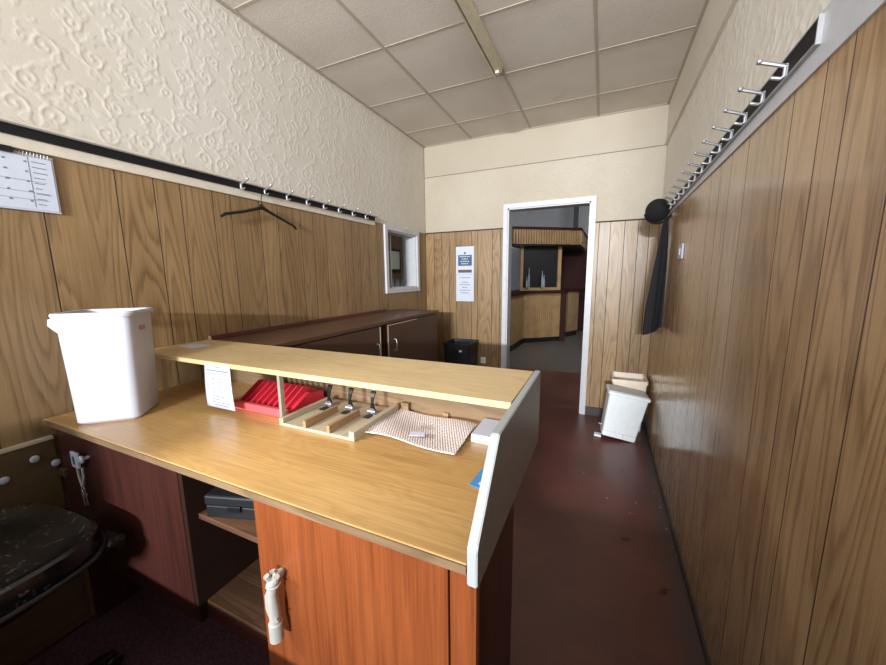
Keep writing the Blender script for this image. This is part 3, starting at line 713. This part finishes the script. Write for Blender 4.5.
# white rubber grip on the orange door
g = bmesh.new()
tube(g, [(-0.680, 0.530, 0.680), (-0.680, 0.512, 0.682), (-0.680, 0.500, 0.672), (-0.680, 0.498, 0.647), (-0.680, 0.500, 0.607), (-0.680, 0.500, 0.562)], [0.010, 0.012, 0.013, 0.011, 0.0135, 0.013], 12)
obj('handle', g, M['rope'], dr, smooth=True)
g = bmesh.new(); tube(g, [(-0.691, 0.505, 0.654), (-0.699, 0.500, 0.632), (-0.700, 0.500, 0.597), (-0.693, 0.502, 0.567)], [0.006, 0.007, 0.007, 0.006], 8); obj('cord', g, M['rope'], dr, smooth=True)
g = lathe(bmesh.new(), [(0.012, 0), (0.0165, 0.003), (0.0165, 0.048), (0.011, 0.053)], (-0.680, 0.500, 0.518), 16); obj('end_cap', g, M['rope'], dr, smooth=True)
g = bmesh.new()
for a in (0.0, 2.1, 4.2): tube(g, [(-0.680+0.008*math.cos(a), 0.505+0.006*math.sin(a), 0.677), (-0.680+0.016*math.cos(a), 0.502+0.01*math.sin(a), 0.696)], [0.006, 0.007], 8)
tube(g, [(-0.680+0.0145*math.cos(2*PI*k/16), 0.504+0.0145*math.sin(2*PI*k/16), 0.668) for k in range(17)], 0.003, 6)
tube(g, [(-0.670, 0.496, 0.584), (-0.660, 0.488, 0.588)], 0.0025, 6); obj('tie', g, M['rope'], dr, smooth=True)
for x in (-1.690, -0.999): obj('shelf_support', box(x-0.006, x+0.006, 0.832, 0.848, WZ+0.0005, SZ-0.0185), M['steel_strip'], t)
obj('corner_block', box(-0.668, -0.636, 1.086, 1.107, WZ+0.0005, 0.925, bev=0.002), M['ply'], t)
obj('corner_block', box(-0.50, -0.478, 1.096, 1.107, WZ+0.0005, 0.908, bev=0.002), M['divider_wood'], t)

# things on the upper shelf and worktop
tag(obj('paper_slip', box(-1.80, -1.68, 0.965, 1.045, SZ+0.0005, SZ+0.002), M['paper']), 'small white paper slip at the wall end of the upper shelf', 'paper')
# price list hanging from the shelf edge
t = thing('price_list', 'white printed list taped to the upper shelf edge', 'paper', (-1.31, 0.826, 0.98))
def lp(u, v): return (-1.385+0.146*u+0.020*v+0.004*v*u, 0.8275-0.018*math.sin(v*1.5)+0.006*v*u, 1.074-0.164*v-0.004*v*u)
g = bmesh.new(); Nn = 8; V = [[bm_v for bm_v in [g.verts.new(lp(i/6, j/Nn)) for i in range(7)]] for j in range(Nn+1)]
for j in range(Nn):
    for i in range(6): g.faces.new((V[j][i], V[j][i+1], V[j+1][i+1], V[j+1][i]))
o = obj('sheet', g, M['paper'], t, smooth=True); sm = o.modifiers.new('thick', 'SOLIDIFY'); sm.thickness = 0.0008; sm.offset = 1
g = bmesh.new()
def dash(u0, u1, v, h=0.018):
    q = []
    for (u, w) in ((u0, v), (u1, v), (u1, v+h), (u0, v+h)):
        p = Vector(lp(u, w)); p.y -= 0.0012; q.append(g.verts.new(p))
    g.faces.new(q)
dash(.32, .62, .06, .02); dash(.10, .92, .14, .03)
for k in range(8):
    v = .21+k*.058
    for u0, u1 in ((.10, .14), (.27, .40), (.55, .68), (.76, .88)):
        if k == 6 and u0 > .5: continue
        dash(u0+random.uniform(-.01, .02), u1+random.uniform(-.03, .03), v)
dash(.25, .7, .72); dash(.25, .6, .79); dash(.22, .86, .86); dash(.28, .8, .92)
obj('printed_text', g, M['ink'], t)

# waste bin on the desk
BC = (-1.643, 0.66); bt = 0.751
t = thing('waste_bin', 'large white plastic waste bin standing on the desk', 'bin', (BC[0], BC[1], WZ), bt)
Rb = Matrix.Translation((BC[0], BC[1], WZ+0.0005)) @ Matrix.Rotation(bt, 4, 'Z')
def binmesh(a0, b0, a1, b1, h, th=0.004, r=0.025, lip=0.008):
    g = bmesh.new(); lv = []
    for s in (0, 0.02, 0.5, 0.93, 0.955): lv.append([(x, y, h*s) for x, y in rrect(a0+(a1-a0)*s-(0.006 if s == 0 else 0), b0+(b1-b0)*s-(0.006 if s == 0 else 0), r)])
    for dx, s in ((lip, 0.957), (lip+0.003, 0.985), (lip, 1.0), (-th, 1.0)): lv.append([(x, y, h*s) for x, y in rrect(a1+dx, b1+dx, r+max(dx, 0)*0.7)])
    for s in (0.5, 0.03): lv.append([(x, y, h*s+0.004) for x, y in rrect(a0+(a1-a0)*s-th, b0+(b1-b0)*s-th, r-0.002)])
    return loft(g, lv)
g = binmesh(0.094, 0.092, 0.106, 0.092, 0.392); bmesh.ops.transform(g, matrix=Rb, verts=g.verts); obj('body', g, M['white_plastic'], t, smooth=True)
g = bmesh.new(); prism(g, [(-0.106, 0.371), (-0.134, 0.371), (-0.138, 0.350), (-0.126, 0.335), (-0.104, 0.312)], 1, -0.055, 0.055); bmesh.ops.transform(g, matrix=Rb, verts=g.verts); obj('handle', g, M['white_plastic'], t)
g = box(0.1045, 0.1065, -0.030, 0.012, 0.318, 0.334, bev=0.002); bmesh.ops.transform(g, matrix=Rb, verts=g.verts)
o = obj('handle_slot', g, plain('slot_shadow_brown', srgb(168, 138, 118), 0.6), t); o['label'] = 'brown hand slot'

# red ridged coin tray
t = thing('coin_tray', 'red plastic tray with sloping ridges under the upper shelf', 'tray', (-1.15, 0.95, WZ))
z = WZ+0.001; TA, TB = -1.292, -1.018
g = bmesh.new(); prism(g, [(0.882, z), (0.882, z+0.010), (0.985, z+0.062), (1.06, z+0.045), (1.06, z)], 0, TA, TB); obj('body', g, M['red_plastic'], t)
for k in range(9):
    x = TA+0.004+k*0.0305
    g = bmesh.new(); prism(g, [(0.884, z+0.008), (0.884, z+0.026), (0.975, z+0.083), (0.992, z+0.083), (1.05, z+0.050), (1.05, z+0.03)], 0, x, x+0.0065); obj('ridge', g, M['red_plastic'], t)
obj('front_lip', box(TA-0.003, TB+0.003, 0.862, 0.8815, z, z+0.030, bev=0.003), M['pink_plastic'], t)['label'] = 'faded pink front lip'

# wooden note holder with three lever clips
t = thing('note_holder', 'pale wooden holder with three upright black lever clips', 'holder', (-0.83, 0.93, WZ))
z = WZ+0.001
obj('base_board', box(-0.990, -0.672, 0.815, 1.075, z, z+0.010, bev=0.001), M['holder_wood'], t)
obj('edge_strip', box(-0.990, -0.972, 0.815, 1.060, z+0.0105, z+0.026, bev=0.001), M['holder_wood'], t)
obj('edge_strip', box(-0.692, -0.672, 0.815, 1.075, z+0.0105, z+0.030, bev=0.001), M['holder_wood'], t)
for x in (-0.872, -0.772): obj('divider', box(x-0.006, x+0.006, 0.812, 0.968, z+0.0105, z+0.036, bev=0.001), M['divider_wood'], t)
for x in (-0.935, -0.835, -0.735):
    y = 1.0; zz = z+0.0105
    c = obj('lever_clip', box(x-0.018, x+0.018, y-0.010, y+0.028, zz, zz+0.004), M['chrome'], t)
    g = bmesh.new(); loft(g, [[(x+sx_*w_, y+yo+sy_*0.003, zz+h_) for sx_, sy_ in ((-1, -1), (1, -1), (1, 1), (-1, 1))] for h_, w_, yo in ((0.006, 0.013, 0.004), (0.022, 0.010, 0.002), (0.042, 0.0055, 0.0), (0.064, 0.0075, 0.004), (0.078, 0.011, 0.010), (0.083, 0.010, 0.013))])
    bmesh.ops.bevel(g, geom=list(g.edges), offset=0.0012, segments=1, affect='EDGES'); obj('lever', g, M['black_plastic'], c)
    g = bmesh.new(); tube(g, [(x+0.010*math.cos(k*0.7), y-0.004, zz+0.014+0.008*math.sin(k*0.7)) for k in range(10)], 0.0022, 6); tube(g, [(x-0.016, y-0.004, zz+0.012), (x+0.016, y-0.004, zz+0.012)], 0.005, 8)
    obj('spring', g, M['chrome'], c)
    obj('pressing_arm', box(x-0.010, x+0.010, y-0.045, y-0.010, zz+0.001, zz+0.005, bev=0.001), M['black_plastic'], c)

# bubble wrap sheet
nx, ny = 128, 84; q = []
cr = [(-0.676, 0.872), (-0.352, 0.850), (-0.356, 1.062), (-0.668, 1.088)]
U, Vv = np.meshgrid(np.linspace(0, 1, nx), np.linspace(0, 1, ny))
px = (1-Vv)*((1-U)*cr[0][0]+U*cr[1][0])+Vv*((1-U)*cr[3][0]+U*cr[2][0])
py = (1-Vv)*((1-U)*cr[0][1]+U*cr[1][1])+Vv*((1-U)*cr[3][1]+U*cr[2][1])
pz = 0.0065+0.004*np.sin(U*7+Vv*2)+0.003*np.sin(Vv*6+U*3)+0.010*np.clip(U-0.85, 0, 1)*np.sin(Vv*3)*3
py = py+0.003*np.sin(U*5)*(1-Vv)
row = np.floor(Vv*24); cu = (U*36+0.5*(row % 2)) % 1-0.5; cv = (Vv*24) % 1-0.5
pz = pz+0.0042*np.clip(1-(cu**2+cv**2)*5.5, 0, 1)**0.5
me = bpy.data.meshes.new('bubble_wrap'); co = np.stack([px, py, pz+WZ+0.0005], -1).reshape(-1, 3)
idx = np.arange(nx*ny).reshape(ny, nx); qd = np.stack([idx[:-1, :-1], idx[:-1, 1:], idx[1:, 1:], idx[1:, :-1]], -1).reshape(-1, 4)
me.from_pydata(co.tolist(), [], qd.tolist()); me.materials.append(M['bubble']); me.polygons.foreach_set('use_smooth', [True]*len(qd))
o = bpy.data.objects.new('bubble_wrap', me); C.objects.link(o); sm = o.modifiers.new('t', 'SOLIDIFY'); sm.thickness = 0.003; sm.offset = -1
tag(o, 'pale sheet of bubble wrap lying on the worktop', 'bubble wrap')
g = box(-0.024, 0.024, -0.014, 0.014, 0, 0.001); o = obj('label_card', g, M['paper']); o.location = (-0.50, 0.905, WZ+0.0195); o.rotation_euler = (0.02, 0.02, 0.35); tag(o, 'tiny white card lying on the bubble wrap', 'card')
t = thing('paper_stack', 'small block of white paper against the grey end panel', 'paper stack', (-0.27, 1.02, WZ))
for k, zz in enumerate((0.0005, 0.0135)):
    obj('pad', box(-0.343+0.001*k, -0.196, 0.958, 1.090, WZ+zz, WZ+zz+0.0125, bev=0.0008), M['paper'], t)
t = thing('leaflet', 'blue leaflet with white markings beside the grey end panel', 'leaflet', (-0.235, 0.77, WZ))
g = bmesh.new(); prism(g, [(-0.270, 0.742), (-0.200, 0.728), (-0.194, 0.818), (-0.262, 0.826)], 2, WZ+0.0005, WZ+0.0016); obj('sheet', g, M['blue_card'], t)
g = bmesh.new()
for a, b, c, d in ((-0.248, -0.236, 0.79, 0.81), (-0.232, -0.215, 0.76, 0.80), (-0.25, -0.238, 0.752, 0.762)): bx(g, a, b, c, d, WZ+0.0017, WZ+0.002)
obj('printed_marks', g, M['paper'], t)

# cash box on the inner shelf
ang = 0.30; cb = Matrix.Translation((-0.950, 0.655, 0.7025)) @ Matrix.Rotation(ang, 4, 'Z')
t = thing('cash_box', 'dark grey cash box on the inner cupboard shelf', 'cash box', (-0.950, 0.655, 0.7025), ang)
def cobj(nm, g, m): bmesh.ops.transform(g, matrix=cb, verts=g.verts); return obj(nm, g, m, t)
cobj('body', box(-0.094, 0.094, -0.064, 0.062, 0, 0.038, bev=0.004), M['grey_box']); cobj('lid', box(-0.096, 0.096, -0.067, 0.064, 0.0385, 0.070, bev=0.006), M['grey_box'])
cobj('latch', box(-0.020, 0.020, -0.072, -0.067, 0.026, 0.044, bev=0.002), M['black_plastic']); 
g = box(-0.050, 0.075, -0.030, 0.050, 0.0703, 0.0710); cobj('label_sheet', g, M['paper'])
g = bmesh.new()
for k in range(7): bx(g, -0.045, 0.07, -0.024+k*0.010, -0.0225+k*0.010, 0.0711, 0.0714)
for k in range(6): bx(g, -0.04+k*0.02, -0.0385+k*0.02, -0.027, 0.046, 0.0711, 0.0715)
cobj('printed_grid', g, M['ink_dark'])
# keys
t = thing('key_bunch', 'bunch of keys with white tag hanging on dark red door', 'keys', (-1.635, 0.520, 0.76))
obj('tag_plate', box(-1.660, -1.613, 0.508, 0.516, 0.748, 0.804, bev=0.002), M['white_plastic'], t)
obj('tag_window', box(-1.642, -1.631, 0.506, 0.5079, 0.762, 0.790), M['blue_print'], t)
obj('hook', tube(bmesh.new(), [(-1.635, 0.533, 0.758), (-1.635, 0.518, 0.756), (-1.635, 0.514, 0.750)], 0.003, 6), M['chrome'], t)
g = bmesh.new(); tube(g, [(-1.650, 0.517, 0.748), (-1.651, 0.518, 0.71), (-1.639, 0.518, 0.672)], 0.004, 6); tube(g, [(-1.613, 0.517, 0.748), (-1.617, 0.518, 0.71), (-1.635, 0.518, 0.672)], 0.004, 6); obj('strap', g, M['rope'], t)
g = bmesh.new(); tube(g, [(-1.637+0.012*math.cos(a), 0.518, 0.660+0.012*math.sin(a)) for a in [2*PI*k/14 for k in range(15)]], 0.0016, 6); obj('ring', g, M['chrome'], t)
for dx, a in ((-0.004, 0.1), (0.006, -0.15)):
    g = bmesh.new(); x = -1.637+dx; lathe(g, [(0.009, -0.001), (0.009, 0.001)], (x, 0.518+dx*0.4, 0.640), 12, axis=1); bx(g, x-0.003, x+0.003, 0.517+dx*0.4, 0.519+dx*0.4, 0.598, 0.632); bx(g, x+0.003, x+0.007, 0.517+dx*0.4, 0.519+dx*0.4, 0.602, 0.612)
    obj('key', g, M['chrome'], t)

# ------------------------------------------------------------ sideboard
t = thing('sideboard', 'long dark brown sideboard along the left wall behind the desk', 'sideboard', (-1.64, 2.1, 0))
sx = -1.42
obj('carcass', box(XL+0.003, sx-0.025, 1.20, 3.03, 0.0, 1.052), M['side_brown'], t)
obj('top', box(XL+0.003, sx, 1.16, 3.05, 1.053, 1.076, bev=0.002), M['side_top'], t)
obj('top_edging', box(XL+0.03, sx-0.02, 1.1545, 1.1595, 1.056, 1.074), M['edge_pale'], t)
obj('back_strip', box(XL+0.003, XL+0.022, 1.155, 2.80, 1.0765, 1.098, bev=0.002), M['red_trim'], t)
obj('strip_end', box(XL+0.003, XL+0.022, 1.1515, 1.1545, 1.0765, 1.098, bev=0.002), M['edge_pale'], t)
for y0, y1, hy in ((1.21, 2.075, 2.027), (2.168, 3.025, 2.251)):
    d = obj('door', box(sx-0.024, sx-0.006, y0, y1, 0.06, 1.045, bev=0.001), M['side_brown'], t)
    e = y1 if hy > 2.1 and False else (y1 if y1 < 2.1 else y0)
    obj('edging', box(sx-0.0055, sx-0.0035, min(e, e+(0.008 if e == y0 else -0.008)), max(e, e+(0.008 if e == y0 else -0.008)), 0.06, 1.045), M['edge_pale'], d)
    obj('handle', tube(bmesh.new(), [(sx-0.006, hy, 0.93), (sx+0.014, hy, 0.925), (sx+0.020, hy, 0.89), (sx+0.014, hy, 0.845), (sx-0.006, hy, 0.84)], 0.004, 8), M['chrome'], d, smooth=True)
obj('door_top_edging', box(sx-0.0055, sx-0.003, 2.176, 2.62, 1.038, 1.044), M['edge_pale'], t)
obj('centre_stile', box(sx-0.024, sx-0.012, 2.08, 2.163, 0.06, 1.045), M['dark_in'], t)

# black crate and socket by the back wall
t = thing('plastic_crate', 'black plastic crate beside the sideboard end against the back wall', 'crate', (-1.37, 3.48, 0))
def taper(a0, b0, a1, b1, z0, z1, th, cx, cy, r=0.02):
    lv = [[(cx+x, cy+y, z0) for x, y in rrect(a0, b0, r)], [(cx+x, cy+y, z1-0.03) for x, y in rrect(a1, b1, r)], [(cx+x, cy+y, z1-0.03) for x, y in rrect(a1+0.008, b1+0.008, r)], [(cx+x, cy+y, z1) for x, y in rrect(a1+0.008, b1+0.008, r)],
          [(cx+x, cy+y, z1) for x, y in rrect(a1-th, b1-th, r)], [(cx+x, cy+y, z0+0.01) for x, y in rrect(a0-th, b0-th, r)]]
    return loft(bmesh.new(), lv)
obj('body', taper(0.125, 0.12, 0.142, 0.145, 0.001, 0.70, 0.008, -1.372, 3.50), M['crate_black'], t, smooth=True)
obj('recess_panel', box(-1.425, -1.335, 3.350, 3.358, 0.55, 0.635), M['black_void'], t)
obj('sticker', box(-1.335, -1.305, 3.3535, 3.358, 0.612, 0.632), M['cream_plastic'], t)
t = thing('wall_socket', 'small pale wall socket right of the black crate', 'socket', (-1.17, YB, 0.47))
obj('plate', box(-1.205, -1.145, YB-0.012, YB-0.001, 0.43, 0.50, bev=0.003), M['cream_plastic'], t); obj('switch', box(-1.185, -1.175, YB-0.016, YB-0.012, 0.46, 0.475), M['white_plastic'], t)

# ------------------------------------------------------------ bins at the right
t = thing('waste_bin', 'open cream plastic bin standing in the right back corner', 'bin', (0.255, 3.50, 0))
obj('body', taper(0.115, 0.10, 0.135, 0.135, 0.001, 0.475, 0.006, 0.262, 3.535, 0.015), M['cream_plastic'], t, smooth=True)
obj('mark', box(0.30, 0.315, 3.412, 3.4145, 0.385, 0.405), M['red_trim'], t)
tilt = math.radians(9.0)
Tp = Matrix.Translation((0.318, 3.165, 0.002)) @ Matrix.Rotation(0.10, 4, 'Z') @ Matrix.Rotation(tilt, 4, 'Y') @ Matrix.Translation((-0.132, 0.0, 0))
t = thing('pedal_bin', 'white pedal bin leaning sideways towards the right wall', 'bin', (0.19, 3.28, 0))
def pobj(nm, g, m, smooth=False, par=None): bmesh.ops.transform(g, matrix=Tp, verts=g.verts); return obj(nm, g, m, par or t, smooth=smooth)
lv = []
for s in (0, 0.02, 0.12): lv.append([(x, y+0.09, 0.37*s) for x, y in rrect(0.130+0.018*s, 0.080+0.015*s, 0.014)])
lv.append([(x, y+0.09, 0.37) for x, y in rrect(0.148, 0.095, 0.014)])
pobj('body', loft(bmesh.new(), lv), M['blue_white'], True)
lv = [[(x, y+0.09, z) for x, y in rrect(a, b, 0.016)] for z, a, b in ((0.371, 0.150, 0.099), (0.376, 0.160, 0.106), (0.394, 0.160, 0.106), (0.398, 0.155, 0.101))]
pobj('rim', loft(bmesh.new(), lv), M['blue_white'], True)
lv = [[(x, y+0.09, z) for x, y in rrect(a, b, 0.014)] for z, a, b in ((0.3985, 0.150, 0.098), (0.406, 0.146, 0.094), (0.410, 0.115, 0.070), (0.411, 0.06, 0.04))]
pobj('lid', loft(bmesh.new(), lv), M['grey_lid'], True)
pobj('base_band', loft(bmesh.new(), [[(x, y+0.09, z) for x, y in rrect(0.1325, 0.0825, 0.014)] for z in (0.012, 0.045)]), M['blue_white'], True)
pobj('seam_line', loft(bmesh.new(), [[(x, y+0.09, z) for x, y in rrect(0.1329, 0.0829, 0.014)] for z in (0.044, 0.0465)]), M['grey_lid'], True)
pobj('seam', box(0.030, 0.032, 0.0065, 0.0078, 0.010, 0.045), M['ink_dark'])
g2 = bmesh.new(); prism(g2, [(0.000, 3.185), (0.056, 3.175), (0.058, 3.225), (0.002, 3.235)], 2, 0.004, 0.022); obj('pedal', g2, M['blue_white'], t)
pobj('hinge_rod', tube(bmesh.new(), [(-0.120, 0.10, 0.060), (-0.160, 0.09, 0.064)], 0.005, 8), M['white_plastic'])

# ------------------------------------------------------------ office chair
t = thing('office_chair', 'black worn vinyl office chair beside the desk at lower left', 'chair', (-1.51, 0.20, 0), 0.06)
R_ = Matrix.Translation((-1.51, 0.20, 0)) @ Matrix.Rotation(0.06, 4, 'Z')
def cob(nm, g, m, par=None): bmesh.ops.transform(g, matrix=R_, verts=g.verts); return obj(nm, g, m, par or t, smooth=True)
def se(a, b, n=40, e=3.2):
    out = []
    for k in range(n):
        q = 2*PI*k/n; c_, s_ = math.cos(q), math.sin(q); out.append((a*abs(c_)**(2/e)*(1 if c_ > 0 else -1), b*abs(s_)**(2/e)*(1 if s_ > 0 else -1)))
    return out
lv = []
for z, f in ((0.540, 0.90), (0.545, 0.97), (0.565, 1.0), (0.595, 1.0), (0.615, 0.985), (0.622, 0.95), (0.620, 0.90), (0.608, 0.84), (0.603, 0.7), (0.604, 0.4), (0.606, 0.1)):
    lv.append([(x, y, z+0.03+0.015*(x/0.25)**2*(f > 0.5)) for x, y in se(0.262*f, 0.262*f)])
cob('seat', loft(bmesh.new(), lv), M['leather'])
g = bmesh.new(); tube(g, [(x, y, 0.602) for x, y in se(0.266, 0.266)]+[(0.266, 0, 0.602)], 0.007, 8, cap=False); cob('piping', g, M['black_plastic'])
cob('base_plate', loft(bmesh.new(), [[(x, y, z) for x, y in se(a, a)] for z, a in ((0.515, 0.16), (0.57, 0.21))]), M['black_plastic'])
cob('gas_lift', lathe(bmesh.new(), [(0.028, 0.10), (0.028, 0.32), (0.017, 0.325), (0.017, 0.515)]), M['black_plastic'])
for k in range(5):
    a = 2*PI*k/5+0.3; d = Vector((math.cos(a), math.sin(a), 0))
    l = cob('leg', tube(bmesh.new(), [d*0.02+Vector((0, 0, 0.115)), d*0.15+Vector((0, 0, 0.10)), d*0.28+Vector((0, 0, 0.075))], [0.024, 0.02, 0.014], 8), M['black_plastic'])
    g = bmesh.new(); p = d*0.28; lathe(g, [(0.022, -0.011), (0.026, -0.006), (0.026, 0.006), (0.022, 0.011)], (p.x, p.y, 0.038), 14, axis=0); tube(g, [(p.x, p.y, 0.038), (p.x, p.y, 0.075)], 0.008, 6); cob('castor', g, M['black_plastic'], l)
# short armrest pad on the desk side
g = bmesh.new(); tube(g, [(0.10, 0.20, 0.53), (0.13, 0.255, 0.535), (0.14, 0.262, 0.56)], [0.010, 0.010, 0.010], 8); a = cob('armrest_bracket', g, M['black_plastic'])
cob('armrest', loft(bmesh.new(), [[(0.14+x, 0.262+y, z-0.01) for x, y in rrect(b_*0.6, a_, 0.012)] for z, a_, b_ in ((0.572, 0.026, 0.09), (0.585, 0.032, 0.10), (0.600, 0.030, 0.098), (0.606, 0.02, 0.08))]), M['leather'])
# backrest at the wall side, out of the photo's frame
cob('back_stem', tube(bmesh.new(), [(-0.05, -0.16, 0.53), (-0.06, -0.29, 0.54), (-0.06, -0.32, 0.72)], 0.014, 8), M['black_plastic'])
cob('backrest', loft(bmesh.new(), [[(-0.06+x, y, 0.86+z) for x, z in se(0.20*f, 0.17*f)] for y, f in ((-0.352, 0.9), (-0.345, 1.0), (-0.315, 1.0), (-0.30, 0.88))]), M['leather'])

# ------------------------------------------------------------ debris on the floor
def leaf_obj(x, y, r, s, label):
    rg = random.Random(int(x*1000)); g = bmesh.new(); pts = []
    for k in range(14):
        a = 2*PI*k/14; q = s*(0.35+0.65*(k % 2))*rg.uniform(.6, 1.1); pts.append((math.cos(a)*q, math.sin(a)*q*0.4, rg.uniform(0.002, 0.010)))
    c = g.verts.new((0, 0, 0.007)); V = [g.verts.new(p) for p in pts]
    for k in range(14): g.faces.new((c, V[k], V[(k+1) % 14]))
    o = obj('dead_leaf', g, M['leaf']); o.location = (x, y, 0.001); o.rotation_euler = (0, 0, r); m = o.modifiers.new('t', 'SOLIDIFY'); m.thickness = 0.0012
    return tag(o, label, 'leaf')
leaf_obj(0.318, 1.638, 0.7, 0.040, 'red dry leaf on the dark floor nearest the camera')
leaf_obj(0.185, 1.93, 0.3, 0.032, 'dark curled leaf just inside the shadow on the floor')
leaf_obj(0.229, 2.16, 0.1, 0.022, 'reddish dry leaf at the edge of the floor shadow')
leaf_obj(0.198, 2.645, 0.9, 0.015, 'small dark leaf on the floor halfway to the leaning bin')
fl0 = None
for k, (x, y) in enumerate(((-0.012, 2.583), (-0.05, 2.53), (0.097, 2.275), (0.40, 1.961), (0.26, 2.291), (0.395, 2.10), (0.41, 1.90), (0.37, 2.45), (0.39, 2.3))):
    if fl0 is None:
        g = bmesh.new(); prism(g, [(0.004, 0), (0.001, 0.004), (-0.004, 0.002), (-0.003, -0.003)], 2, 0, 0.0015); fl0 = obj('paint_flake', g, M['flake']); o = fl0
    else: o = fl0.copy(); C.objects.link(o)
    o.location = (x, y, 0.0005); o.rotation_euler = (0, 0, k*1.1); s = 0.8+0.25*(k % 3); o.scale = (s, s, 1)
    tag(o, 'tiny pale flake lying on the dark red floor', 'debris', 'pale flakes on the floor')
